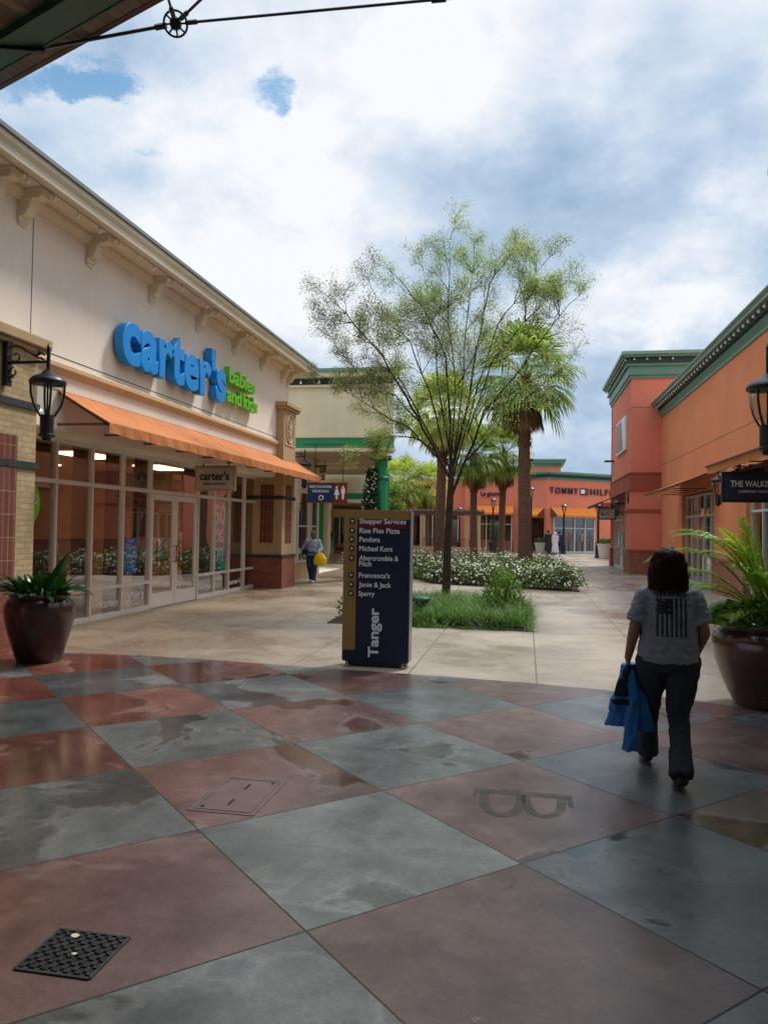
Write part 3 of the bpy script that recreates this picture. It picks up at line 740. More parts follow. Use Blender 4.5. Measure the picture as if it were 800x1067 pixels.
for y,y2 in [(9.3,9.9)]+list(zip(mul,mul[1:])):
    door=abs(y-14.08)<.01
    for za,zb in (((2.40,zt-.06),) if door else ((.09,.52),(.58,2.33),(2.40,zt-.06))):
        if door:
            for q,q2 in ((y+.028,(y+y2)/2),((y+y2)/2,y2-.028)):
                mb=MB(); mb.box(XS-.008,XS+.0,q,q2,za,zb); mb.build('window_pane',M['glass'],b)
        else:
            mb=MB(); mb.box(XS-.008,XS+.0,y+.028,y2-.028,za,zb); mb.build('window_pane',M['glass'],b)
for k,(q,q2) in enumerate(((14.115,15.19),(15.21,16.285))):
    mb=MB(); xa,xb=XS-.022,XS+.028
    mb.box(xa,xb,q,q+.10,.01,2.32); mb.box(xa,xb,q2-.10,q2,.01,2.32); mb.box(xa,xb,q+.10,q2-.10,.01,.30); mb.box(xa,xb,q+.10,q2-.10,2.20,2.32)
    d=mb.build('door',M['alu'],b,bevel=.004)
    mb=MB(); mb.box(XS-.006,XS+.002,q+.1,q2-.1,.30,2.20); mb.build('door_pane',M['glass'],d)
    yh=q2-.05 if k==0 else q+.05
    mb=MB(); mb.tube([(XS+.03,yh,.92),(XS+.09,yh,.92),(XS+.09,yh,1.25),(XS+.03,yh,1.25)],.012,8); mb.build('door_handle',M['dark_metal'],d)
# interior of the shop
mb=MB(); mb.box(-14.2,-14,9.31,20.0,.02,3.4); mb.box(-14,XS-.33,9.31,9.45,.02,3.4); mb.box(-14,XS-.33,19.9,19.999,.02,3.4); mb.build('shop_wall',M['brown_wall'],b)
mb=MB(); mb.box(-14,XS-.05,9.45,19.9,.003,.02); mb.build('shop_floor',M['shop_floor'],b)
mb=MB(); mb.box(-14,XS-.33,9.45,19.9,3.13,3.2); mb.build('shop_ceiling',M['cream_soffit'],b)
for (x,y) in ((-9,11.4),(-9,14.4),(-9,17.6),(-11.6,12.6),(-11.6,16.2)):
    mb=MB(); mb.box(x-.35,x+.35,y-.7,y+.7,3.095,3.128); o=mb.build('ceiling_light',M['interior_light'])
    tag(o,'warm ceiling light panel glowing inside the shop behind the glass','ceiling light','ceiling lights inside the shop')
cols=[(.5,.06,.05),(.05,.2,.45),(.7,.65,.6),(.75,.35,.1),(.1,.3,.25),(.6,.45,.5)]
CL=[plain('garment_%d'%i,c,.9,.2,8) for i,c in enumerate(cols)]
def rack(x,y,s,label):
    t=thing('clothes_rack',label,'clothes rack',(x,y,.02),0)
    mb=MB(); mb.tube([(0,-.6,0),(0,-.6,1.35),(0,.6,1.35),(0,.6,0)],.015,6); mb.bar((-.25,-.6,.02),(.25,-.6,.02),.03,.03); mb.bar((-.25,.6,.02),(.25,.6,.02),.03,.03); mb.build('rail',M['grey_metal'],t)
    for k in range(11):
        yy=-.52+.105*k; mb=MB(); w=rnd(.16,.22); h=rnd(.45,.65)
        mb.loft([((0,yy,1.33-h),w*.95,.03),((0,yy,1.33-h*.5),w*.8,.035),((0,yy,1.27),w*.9,.03),((0,yy,1.33),.05,.015)],8)
        mb.build('garment',random.choice(CL),t,smooth=True)
rack(-9.1,11.5,1,'clothes rack just inside the left shop windows'); rack(-9.3,13.2,1,'clothes rack inside the shop left of the doors'); rack(-9.2,17.6,1,'clothes rack inside the shop right of the doors')
def mannequin(x,y,h,mats,label):
    t=thing('mannequin',label,'mannequin',(x,y,.02))
    s=h/1.2; mb=MB()
    mb.lathe([(.16*s,0),(.16*s,.015),(.012,.03),(.012,.3*s)],(0,0,0),14); mb.build('stand',M['grey_metal'],t)
    mb=MB(); mb.ell((0,0,1.12*s),.075*s,.085*s,.1*s); mb.tube([(0,0,.95*s),(0,0,1.08*s)],.03*s,8)
    for q in(-1,1): mb.tube([(0,q*.06*s,.55*s),(0,q*.065*s,.3*s),(0,q*.06*s,.03)],[.05*s,.04*s,.025*s],8)
    mb.build('body',M['trim_cream'],t,smooth=True)
    mb=MB(); mb.loft([((0,0,.5*s),.10*s,.14*s),((0,0,.7*s),.08*s,.11*s),((0,0,.9*s),.09*s,.15*s),((0,0,.98*s),.05*s,.06*s)],12)
    for q in(-1,1): mb.tube([(0,q*.14*s,.93*s),(.02,q*.19*s,.75*s),(.05,q*.17*s,.6*s)],[.045*s,.035*s,.028*s],8)
    mb.build('garment',mats[0],t,smooth=True)
    mb=MB(); mb.loft([((0,0,.25*s),.07*s,.12*s),((0,0,.52*s),.10*s,.14*s)],12); mb.build('shorts',mats[1],t,smooth=True)
mannequin(-7.95,11.4,1.25,(CL[5],CL[1]),'child mannequin in pink top standing in the second shop window')
mannequin(-8.0,12.5,1.05,(CL[3],CL[0]),'child mannequin in orange top standing in the third shop window')
mannequin(-7.95,16.8,1.5,(CL[3],CL[2]),'tall child mannequin in orange behind the window right of the doors')
mannequin(-8.05,10.4,1.0,(CL[1],CL[2]),'small mannequin in blue top in the first shop window')

# posters and window lettering (flat things stuck on the panes)
t=thing('window_poster','tall teal poster reading 50% OFF behind the shop window','poster',(0,0,0))
XP=XS-.03
mb=MB(); mb.box(XP-.01,XP,17.32,18.12,.62,2.31); mb.build('poster_sheet',M['teal'],t)
text('poster_lettering','50',(XP+.001,17.38,1.72),(0,1,0),(0,0,1),.68,.50,.004,M['white_text'],t,.02)
text('poster_lettering','%',(XP+.001,17.48,1.27),(0,1,0),(0,0,1),.5,.36,.004,M['white_text'],t,.02)
text('poster_lettering','OFF',(XP+.001,17.38,.80),(0,1,0),(0,0,1),.68,.36,.004,M['white_text'],t,.02)
t=thing('window_poster','small bright blue notice stuck on the window left of the doors','poster',(0,0,0))
mb=MB(); mb.box(XP-.01,XP,13.22,13.68,.74,1.44); mb.build('poster_sheet',M['poster_blue'],t)
for z,s_,w_ in ((1.34,'NOW',.2),(1.22,'HIRING',.36),(1.06,'apply',.30),(.95,'in store',.3),(.84,'today',.26)):
    text('poster_lettering',s_,(XP+.001,13.45-w_/2,z),(0,1,0),(0,0,1),w_,.07,.004,M['white_text'],t)
o=text('window_decal',"lovecarters",(XS+.004,12.10,.20),(0,1,0),(0,0,1),.84,.13,.003,M['white_text'],None,.005); tag(o,'long white lowercase lettering low on the third window pane','window lettering')
o=text('window_decal',"carter's",(XS+.004,13.16,.24),(0,1,0),(0,0,1),.74,.19,.003,M['white_text'],None,.01); tag(o,"bold white lowercase lettering low on the pane left of the doors",'window lettering')
text('small_line',"babies and kids",(0,0,0),(0,1,0),(0,0,1),.42,.05,.003,M['white_text'],None).location=(XS+.004,13.3,.13)
o=bpy.data.objects['small_line']; o.name='window_decal'; tag(o,'tiny white babies and kids line beneath the window lettering','window lettering')
for (y,w_,s_,lb) in ((16.38,.8,"lovecarters",'faint white window lettering on the pane just right of the doors'),(18.3,.8,"carter's",'faint white window lettering on the low pane beside the far pier')):
    o=text('window_decal',s_,(XS+.004,y,.2),(0,1,0),(0,0,1),w_,.13,.003,M['white_text'],None,.003); tag(o,lb,'window lettering')
t=thing('window_sticker','round green sticker on the nearest shop window','sticker',(0,0,0))
mb=MB(); mb.lathe([(.33,0),(.33,.003)],(0,0,0),32); mb.v=[(XS+.004+p[2],10.33+p[0]*.8,2.0+p[1]) for p in mb.v]; mb.build('disc',M['green_letter'],t)
text('sticker_lettering',"eco",(XS+.009,10.12,1.98),(0,1,0),(0,0,1),.42,.15,.002,M['flower_white'],t)
o=kids(t)
# blade sign
t=thing('blade_sign',"grey blade sign with black lowercase lettering hung under the orange awning",'sign',(0,0,0))
mb=MB(); mb.box(-7.12,-6.20,15.55,15.67,2.45,3.0); mb.build('sign_box',M['stone_tan'],t,bevel=.01)
mb=MB(); mb.box(-7.08,-6.24,15.535,15.549,2.49,2.96); mb.build('sign_face',plain('blade_face',(.50,.42,.35),.5,.1),t)
text('lettering',"carter's",(-7.0,15.534,2.68),(1,0,0),(0,0,1),.68,.19,.006,M['black_text'],t,.025)
text('lettering',"babies and kids",(-6.92,15.534,2.58),(1,0,0),(0,0,1),.52,.055,.005,M['black_text'],t,.005)
mb=MB()
for x in (-6.95,-6.36): mb.tube([(x,15.61,3.0),(x,15.61,3.12)],.012,6)
mb.build('hanger',M['dark_metal'],t)
# big wall sign
t=thing('wall_sign',"big raised blue letters with small green babies and kids words on the shop wall",'sign',(0,0,0))
o=text('blue_lettering',"carter's",(XU+.05,11.5,4.38),(0,1,0),(0,0,1),4.42,1.08,.16,M['blue_letter'],t,.036,.008,spacing=1.06)
text('green_lettering',"babies",(XU+.06,16.12,4.93),(0,1,0),(0,0,1),1.68,.36,.14,M['green_letter'],t,.02,.004)
text('green_lettering',"and",(XU+.06,16.06,4.50),(0,1,0),(0,0,1),.88,.34,.12,M['green_letter'],t,.02,.004)
text('green_lettering',"kids",(XU+.06,17.08,4.50),(0,1,0),(0,0,1),.95,.36,.12,M['green_letter'],t,.02,.004)
# awning
def awning(name,label,y0,y1,xw,zw,xf,zf,zv,fab,under,group=None,side=1,grid=False):
    """side=+1 wall normal is +X"""
    t=thing(name,label,'awning',(xw,(y0+y1)/2,zf),0,group); ox,oy,oz=xw,(y0+y1)/2,zf
    def q(x,y,z): return (x-ox,y-oy,z-oz)
    mb=MB(); n=max(2,int((y1-y0)/.12)); vs=[];
    for i in range(n+1):
        y=y0+(y1-y0)*i/n; sc=.006*math.sin(i*1.7); sag=.022*abs(math.sin(math.pi*(y-y0)/1.17))
        vs+= [q(xw,y,zw),q((xw+xf)/2,y,(zw+zf)/2-.012-sag+sc*.5),q(xf,y,zf),q(xf+side*sc*1.6,y,zv+.010*math.sin(i*.9))]
    fs=[]
    for i in range(n):
        for k in range(3): fs.append((4*i+k,4*i+k+1,4*i+k+5,4*i+k+4))
    mb.add(vs,fs); o=mb.build('fabric',fab,t,smooth=False); s=o.modifiers.new('solid','SOLIDIFY'); s.thickness=.006
    mb=MB()
    ny=max(3,int((y1-y0)/1.2))
    for i in range(ny+1):
        y=y0+.03+(y1-y0-.06)*i/ny
        mb.bar(q(xw,y,zf-.02),q(xf-side*.02,y,zf-.02),.03,.03); mb.bar(q(xw,y,zw-.04),q(xf-side*.02,y,zf-.04),.03,.03)
    mb.bar(q(xf-side*.03,y0,zf-.03),q(xf-side*.03,y1,zf-.03),.03,.03)
    mb.build('frame',under,t)
    return t
awning('awning','long orange canvas awning over the shopfront on the left',10.08,21.7,XU,3.66,-5.95,3.17,3.01,M['awning'],M['awning_under'])
# gooseneck string lights
def string_light(name,label,pts,sp,drop,cordmat=None,size=.028):
    t=thing(name,label,'string lights',pts[0]); o=V(pts[0])
    mb=MB(); mb.tube([V(p)-o for p in pts],.006,4); mb.build('cord',M['dark_metal'],t)
    Ltot=sum((V(b)-V(a)).length for a,b in zip(pts,pts[1:])); d=0; first=None
    for a,b in zip(pts,pts[1:]):
        a=V(a)-o;b=V(b)-o; ln=(b-a).length; k=0
        while d<ln:
            p=a+(b-a)*(d/ln)
            if first is None:
                mb=MB(); mb.lathe([(.013,0),(.013,-drop*.35),(size*.7,-drop*.45),(size,-drop*.75),(size*.6,-drop*.97),(.004,-drop)],(0,0,0),10)
                first=mb.build('bulb',M['bulb'],t,smooth=True); first.location=p
            else:
                c=first.copy(); COL.objects.link(c); c.location=p; c.parent=t
            d+=sp
        d-=ln
    return t
string_light('string_lights','string of small bulbs under the cream eaves on the left',[(-6.36,7,6.17),(-6.36,21.4,6.17)],.56,.11,size=.032)

# wall lantern
def wall_lantern(name,label,loc,rz,sc=1,arm=.62):
    """origin at wall plate; arm reaches along +X"""
    t=thing(name,label,'wall lantern',loc,rz,None); t.scale=(sc,)*3
    mb=MB(); mb.box(0,.06,-.05,.05,-.30,.30); mb.bar((.05,0,0),(arm,0,0),.035,.035)
    mb.tube([(arm,0,-.16),(arm,0,.18)],.024,8); mb.lathe([(.0,.16),(.03,.19),(.0,.25)],(arm,0,0),8)
    def scroll(cx,cz,r,a0,a1,n=16,sh=.55):
        pts=[]
        for k in range(n+1):
            f=k/n; a=a0+(a1-a0)*f; rr=r*(1-sh*f); pts.append((cx+rr*math.cos(a),0,cz+rr*math.sin(a)))
        mb.tube(pts,.011,6)
    mb.tube([(.06,0,.20),(.14,0,.225),(.24,0,.20),(.36,0,.12),(.46,0,.06),(.56,0,.03)],.013,6)
    scroll(.15,.08,.075,R(170),R(520)); scroll(.50,.08,.06,R(0),R(330)); scroll(.12,-.12,.06,R(90),R(420)); scroll(.46,.13,.05,R(200),R(480)); scroll(.09,-.22,.045,R(30),R(300))
    mb.build('bracket',M['dark_metal'],t)
    mb=MB(); mb.lathe([(.0,-.10),(.05,-.11),(.09,-.16),(.18,-.20),(.215,-.235),(.225,-.255),(.225,-.29),(.19,-.295)],(arm,0,0),24)
    mb.build('hood',M['dark_metal'],t,smooth=True)
    mb=MB()
    for k in range(4):
        a=math.pi/4+k*math.pi/2; c,s=math.cos(a),math.sin(a)
        mb.tube([(arm+.205*c,.205*s,-.27),(arm+.20*c,.2*s,-.42),(arm+.165*c,.165*s,-.56),(arm+.10*c,.10*s,-.68),(arm+.06*c,.06*s,-.73)],.014,6)
    mb.tube([(arm,0,-.25),(arm,0,-.75)],.012,6)
    mb.build('cage',M['dark_metal'],t)
    mb=MB(); mb.lathe([(.185,-.29),(.18,-.42),(.14,-.57),(.075,-.69)],(arm,0,0),20); mb.build('globe',M['lamp_glass'],t,smooth=True,fix=False)
    mb=MB(); mb.lathe([(.0,-.68),(.085,-.69),(.085,-.93),(.10,-.94),(.10,-.965),(.06,-.98),(.05,-1.02),(.0,-1.03)],(arm,0,0),20); mb.build('housing',M['dark_metal'],t)
    return t
W1=wall_lantern('wall_lantern','black scrolled wall lantern on the yellow brick pier at left',(-6.56,8.62,3.73),R(0),.98,.62)
dup(W1,(-7.5,23.1,3.92),R(0),'black wall lantern past the far stone pier left of the hanging sign')
# ================================================================ CREAM ARCADE BUILDING
b=thing('arcade_building','pale cream building with green band and covered arcade beyond the left shop','building',(0,0,0))
foot=[(-9.6,24.0),(-4.2,24.0),(-4.95,24.9),(-5.6,28),(-7.3,34.0),(-9.6,34.0)]
mb=MB(); mb.prism([(-9.6,24.03),(-4.23,24.03),(-4.98,24.9),(-5.63,28),(-7.33,34.0),(-9.6,34.0)],4.62,6.35); mb.build('upper_wall',M['cream_wall'],b)
mb=MB(); mb.prism([(-9.6,23.98),(-4.19,23.98),(-4.94,24.9),(-5.59,28),(-7.29,34.03),(-9.6,34.03)],4.28,4.621); mb.build('green_band',M['green_paint'],b)
mb=MB(); mb.prism([(-9.6,23.93),(-4.14,23.93),(-4.90,24.9),(-5.55,28),(-7.25,34.06),(-9.6,34.06)],4.17,4.281); mb.prism([(-9.6,23.96),(-4.17,23.96),(-4.92,24.9),(-5.57,28),(-7.27,34.05),(-9.6,34.05)],4.621,4.70); mb.build('band_trim',M['cream_trim'],b)
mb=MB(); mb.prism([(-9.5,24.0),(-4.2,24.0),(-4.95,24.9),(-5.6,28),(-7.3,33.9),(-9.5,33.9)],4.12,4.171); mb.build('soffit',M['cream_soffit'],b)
mb=MB(); mb.prism([(-9.6,24.0),(-4.22,24.0),(-4.97,24.9),(-5.62,28),(-7.32,34.0),(-9.6,34.0)],6.351,6.58); mb.build('frieze',M['frieze_dark'],b)
mb=MB(); mb.prism([(-9.6,23.75),(-4.0,23.75),(-4.75,24.75),(-5.4,28),(-7.1,34.2),(-9.6,34.2)],6.58,6.74);mb.prism([(-9.6,23.92),(-4.12,23.92),(-4.9,24.85),(-5.5,28),(-7.2,34.1),(-9.6,34.1)],6.28,6.352); mb.build('cornice',M['cream_trim'],b)
mb=MB(); mb.prism([(-9.7,23.68),(-3.94,23.68),(-4.7,24.7),(-5.35,28),(-7.05,34.3),(-9.7,34.3)],6.74,6.84); mb.build('roof_coping',M['cornice_green'],b)
mb=MB()
mb.box(-8.2,-7.5,21.1,27.1,0,4.12); mb.build('side_wall',M['cream_wall'],b)
mb=MB(); mb.box(-7.5,-7.46,21.3,27.1,0,.5); mb.build('plinth',M['stone_tan'],b)
for y in (22.3,24.4,26.0):
    mb=MB(); 
    w=1.1 if y<26 else .7
    mb.box(-7.49,-7.44,y-.05,y,.5,2.9); mb.box(-7.49,-7.44,y+w,y+w+.05,.5,2.9); mb.box(-7.49,-7.44,y,y+w,2.85,2.9); mb.box(-7.49,-7.44,y,y+w,.5,.56); mb.box(-7.49,-7.44,y,y+w,1.7,1.75)
    w_=mb.build('window_frame',M['alu_white'],b)
    mb=MB(); mb.box(-7.485,-7.475,y,y+w,.56,2.85); mb.build('window_pane',M['glass_dark'],w_)
    mb=MB(); mb.box(-7.499,-7.49,y,y+w,.56,2.85); mb.build('blind',M['dark_inside'],w_)
# column
mb=MB(); mb.lathe([(.36,0),(.36,.5),(.30,.55),(.24,.62),(.22,3.30),(.26,3.33),(.26,3.42),(.22,3.44),(.22,3.95)],(-4.80,25.0,0),24); mb.build('column',M['green_paint'],b)
mb=MB(); mb.lathe([(.27,3.36),(.30,3.38),(.27,3.40)],(-4.80,25,0),24); mb.build('column_ring',M['cornice_dark'],b)
mb=MB(); mb.lathe([(.24,3.95),(.36,4.0),(.36,4.118),(.24,4.118)],(-4.80,25,0),24)
mb.build('column_bracket',M['cornice_dark'],b)
mb=MB(); mb.lathe([(.24,0),(.22,4.12)],(-6.2,33.2,0),20); mb.build('column',M['green_paint'],b)
for i,(y,z) in enumerate(((26.2,3.95),(27.4,3.95),(28.6,3.95),(31,3.95),(32.2,3.95),(33.4,3.95))):
    x=-7.02-(y-26.2)*.28
    mb=MB(); mb.box(x-.42,x+.02,y-.04,y+.04,3.84,3.90); mb.tube([(x-.36,y,3.9),(x-.36,y,4.12)],.01,5); mb.tube([(x-.04,y,3.9),(x-.04,y,4.12)],.01,5)
    mb.build('hanging_bar',M['dark_metal'],b)
mb=MB(); mb.box(-8.3,-6.9,27.6,27.66,4.105,4.119); mb.box(-8.0,-6.2,30,30.08,4.10,4.118); mb.build('ceiling_strip',M['white_paint'],b)
# lower arcade beyond
b2=thing('far_arcade','lower cream arcade with green lintel running away behind the first arcade','building',(0,0,0))
mb=MB(); mb.box(-9.6,-6.6,34.3,34.6,2.86,3.02); mb.build('cream_trim',M['white_paint'],b2)
mb=MB(); mb.box(-9.6,-6.6,34.32,34.62,3.02,3.3); mb.box(-9.62,-9.35,34.3,34.6,0,2.86); mb.build('green_frame',M['green_paint'],b2)
mb=MB(); mb.box(-9.6,-6.6,34.35,34.6,3.3,4.15); mb.build('upper_wall',M['stucco_band'],b2)
mb=MB(); mb.extr([(-9.35,34.6,0),(-9.15,34.6,0),(-20.4,80,0),(-20.9,80,0)],(0,0,3.4)); mb.build('corridor_wall',M['cream_wall'],b2)
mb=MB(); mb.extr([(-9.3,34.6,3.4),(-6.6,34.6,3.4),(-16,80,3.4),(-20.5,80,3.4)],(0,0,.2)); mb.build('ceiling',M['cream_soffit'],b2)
mb=MB(); mb.box(-10.8,-7.501,27.0,34.3,0,.0021); 
mb.box(-10.2,-9.601,27.1,34.3,.01,4.12); mb.build('side_wall',M['cream_wall'],b2)
for k,(y) in enumerate((44,52,60,68)):
    x=-6.95-(y-34.6)*.215; mb=MB(); mb.lathe([(.25,0),(.25,.4),(.17,.5),(.16,3.4)],(x,y,0),14); mb.build('column',M['green_paint'],b2)
for k,y in enumerate((46,54,62)):
    x=-9.2-(y-34.6)*.248; mb=MB(); mb.box(x-.1,x+1.0,y,y+.1,2.35,2.85); mb.build('shop_sign',M['stone_tan'],b2)
    mb=MB(); mb.box(x-.05,x+.05,y+1,y+4,.4,2.4); mb.build('shop_window',M['glass_dark'],b2)
mb=MB(); mb.box(-26,-14,84,84.3,0,2.4); mb.build('end_wall',M['stone_tan'],b2)
for i,(x,y,w,h,c) in enumerate(((-17.6,72,.5,1.75,'cloth_black'),(-16.9,73,.45,1.65,'cloth_navy'))):
    pass
string_light('string_lights','string of small bulbs in the dark frieze of the cream arcade building',[(-7.3,23.86,6.50),(-4.2,23.86,6.50)],.62,.13,size=.045)
# hanging restrooms sign
t=thing('hanging_sign','blue and brown hanging sign reading RESTROOMS VENDING with two figures','sign',(0,0,0))
YS=22.9
mb=MB(); mb.box(-6.72,-5.88,YS,YS+.08,2.50,3.05); mb.build('blue_panel',M['sign_blue'],t)
mb=MB(); mb.box(-5.88,-5.47,YS-.002,YS+.082,2.50,3.05); mb.build('brown_panel',M['sign_brown'],t)
mb=MB(); mb.box(-6.75,-5.44,YS-.01,YS+.09,2.46,2.499); mb.box(-6.75,-5.44,YS-.01,YS+.09,3.051,3.09); mb.build('edge_strip',M['sign_brown'],t)
text('lettering','RESTROOMS',(-6.65,YS-.012,2.92),(1,0,0),(0,0,1),.70,.085,.01,M['white_text'],t,.01)
text('lettering','VENDING',(-6.58,YS-.012,2.78),(1,0,0),(0,0,1),.55,.085,.01,M['white_text'],t,.01)
mb=MB(); mb.lathe([(.085,-.01),(.085,.0)],(0,0,0),20); mb.v=[(-6.28+p[0],YS-.002+p[2],2.62+p[1]) for p in mb.v]; mb.build('round_logo',M['white_text'],t)
mb=MB(); mb.lathe([(.05,-.01),(.05,.0)],(0,0,0),20); mb.v=[(-6.28+p[0],YS-.013+p[2],2.62+p[1]) for p in mb.v]; mb.build('logo_centre',M['sign_blue'],t)
for x,dress in ((-5.78,1),(-5.58,0)):
    mb=MB(); mb.lathe([(.035,-.008),(.035,0)],(0,0,0),12); mb.v=[(x+p[0],YS-.003+p[2],2.955+p[1]) for p in mb.v]
    ys=YS-.011
    if dress: mb.extr([(x-.03,ys,2.91),(x+.03,ys,2.91),(x+.085,ys,2.71),(x+.03,ys,2.71),(x+.03,ys,2.58),(x-.03,ys,2.58),(x-.03,ys,2.71),(x-.085,ys,2.71)],(0,.007,0))
    else: mb.extr([(x-.06,ys,2.91),(x+.06,ys,2.91),(x+.06,ys,2.75),(x+.035,ys,2.75),(x+.035,ys,2.57),(x-.035,ys,2.57),(x-.035,ys,2.75),(x-.06,ys,2.75)],(0,.007,0))
    mb.build('figure_icon',M['white_text'],t)
mb=MB(); mb.tube([(-6.5,YS+.04,3.09),(-6.5,YS+.04,4.3)],.012,5); mb.tube([(-5.6,YS+.04,3.09),(-5.6,YS+.04,4.3)],.012,5); mb.tube([(-6.9,YS+.04,4.3),(-5.5,YS+.04,4.3)],.02,5); mb.build('hanger',M['dark_metal'],t)

# ================================================================ RIGHT SIDE BUILDINGS
XM=5.4
b=thing('orange_building','long orange stucco shop building with dark green cornice on the right','building',(0,0,0))
segs=[(28.3,32.55),(20.4,23.7),(8.0,12.6)]
mb=MB()
mb.box(XM,XM+.3,6,32.6,3.05,6.44)
for a,c in segs: mb.box(XM,XM+.3,a,c,1.0,3.05)
mb.build('wall',M['orange_wall'],b)
for a,c in segs:
    mb=MB(); mb.box(XM-.05,XM+.3,a,c,0,.93); mb.build('brick_base',M['brick_coral'],b)
    mb=MB(); mb.box(XM-.08,XM+.3,a,c,.93,1.0); mb.build('base_cap',M['coral_band'],b)
mb=MB(); mb.box(XM-.002,XM+.01,6,32.6,4.44,4.455); mb.build('wall_joint',M['joint'],b)
mb=MB(); mb.extr([(XM,6,6.42),(XM-.04,6,6.42),(XM-.05,6,6.50),(XM-.12,6,6.60),(XM-.14,6,6.61),(XM-.14,6,6.63),(XM,6,6.63)],(0,26.6,0)); mb.build('cornice_moulding',M['cornice_green'],b)
mb=MB(); mb.box(XM-.10,XM,6,32.6,6.631,6.75); mb.box(XM-.15,XM,6,32.6,6.751,6.88); mb.build('cornice_frieze',M['cornice_dark'],b)
mb=MB(); mb.box(XM-.34,XM+.3,6,32.75,6.881,6.95); mb.extr([(XM-.34,6,6.951),(XM-.42,6,7.00),(XM-.42,6,7.03),(XM+.3,6,7.06),(XM+.3,6,6.951)],(0,26.8,0)); mb.build('roof_edge',M['copper'],b)
mb=MB(); mb.box(XM+.3,30,32.3,32.6,0,6.8); mb.box(XM+.3,30,6,32.6,6.82,6.9); mb.build('roof_and_end_wall',M['orange_wall'],b)
# storefronts
def shopfront(b,X,y0,y1,zt,n,frame,glass,side=-1,door=None,trz=2.25):
    ys=[y0+(y1-y0)*i/n for i in range(n+1)]
    mb=MB()
    for y in ys: mb.box(X,X+.1,y-.03,y+.03,0,zt)
    for y,y2 in zip(ys,ys[1:]):
        for za,zb in ((0,.12),(trz,trz+.06),(zt-.06,zt)): mb.box(X+.004,X+.096,y+.03,y2-.03,za,zb)
    f=mb.build('shopfront_frame',frame,b)
    for y,y2 in zip(ys,ys[1:]):
        for za,zb in ((.12,trz),(trz+.06,zt-.06)):
            mb=MB(); mb.box(X+.045,X+.052,y+.03,y2-.03,za,zb); mb.build('window_pane',glass,b)
    return f
shopfront(b,XM+.12,23.7,28.3,2.98,5,M['alu_white'],M['glass'])
shopfront(b,XM+.12,12.6,20.4,2.98,8,M['alu_white'],M['glass'])
mb=MB(); 
for a,c in ((23.7,28.3),(12.6,20.4)):
    mb.box(XM+3.4,XM+3.5,a-.1,c+.1,0,3.05); mb.box(XM+.3,XM+3.4,a-.1,a,0,3.05); mb.box(XM+.3,XM+3.4,c,c+.1,0,3.05); mb.box(XM+.3,XM+3.5,a-.1,c+.1,3.051,3.12)
mb.build('shop_wall',plain('dim_shop_wall',(.22,.15,.11),.8,.3,1.2),b)
for y in [24.4,25.0,25.7,26.5,27.3,27.9]:
    mb=MB(); mb.box(XM+.35,XM+.38,y-.1,y+.1,.15,2.9); mb.build('curtain',M['cloth_white'] if int(y*10)%2 else M['dark_inside'],b)
# tower
b=thing('corner_tower','coral corner block with tall green cornice and brick base beside the orange building','building',(0,0,0))
tx,ty0,ty1=4.2,32.6,40.0
mb=MB(); mb.box(tx,9,ty0,ty0+.6,1.0,8.2); mb.box(tx,tx+.4,ty0+.6,ty1,3.0,8.2); mb.box(tx,tx+.4,ty1-.5,ty1,1.0,3.0); mb.box(tx,tx+.4,ty0+.6,ty0+1.7,1.0,3.0); mb.box(tx,9,ty1-.3,ty1-.001,1,8.2)
mb.build('wall',M['coral_wall'],b)
mb=MB(); mb.box(tx-.05,XM+.5,ty0-.05,ty0+.6,0,.92); mb.box(tx-.05,tx+.4,ty0+.6,ty0+1.7,0,.92); mb.build('brick_base',M['brick_coral'],b); mb=MB(); mb.box(tx-.05,tx+.4,ty1-.5,ty1+.05,0,.92); mb.build('brick_base',M['brick_coral'],b)
mb=MB(); mb.box(tx-.08,XM+.5,ty0-.08,ty0+.6,.92,1.0); mb.build('base_cap',M['coral_band'],b)
mb=MB()
for za,zb,p in ((3.42,3.50,.06),(3.50,4.12,.03),(4.12,4.18,.06),(2.54,2.66,.04)):
    mb.box(tx-p,XM+.01,ty0-p,ty0+.5,za,zb); mb.box(tx-p,tx+.2,ty0+.5,ty1+p,za,zb)
mb.build('belt_course',M['coral_band'],b)
mb=MB(); mb.box(tx-.004,XM,ty0-.004,ty0,6.85,6.865); mb.box(tx-.004,tx,ty0,ty1,6.85,6.865); mb.build('wall_joint',M['joint'],b)
for za,zb,p,mm in ((8.05,8.18,.06,'cornice_green'),(8.18,8.55,.12,'cornice_green'),(8.55,8.62,.22,'cornice_green'),(8.62,8.88,.18,'cornice_dark'),(8.88,8.97,.36,'cornice_green'),(8.97,9.10,.44,'copper')):
    mb=MB(); mb.box(tx-p,9+p,ty0-p,ty1+p,za,zb+.0005); mb.build('cornice',M[mm],b)
shopfront(b,tx+.12,ty0+1.7,ty1-.5,2.95,5,M['alu_white'],M['glass'])
mb=MB(); mb.box(tx+2.5,tx+2.6,ty0+.7,ty1-.4,0,3.1); mb.build('shop_wall',M['dark_inside'],b)
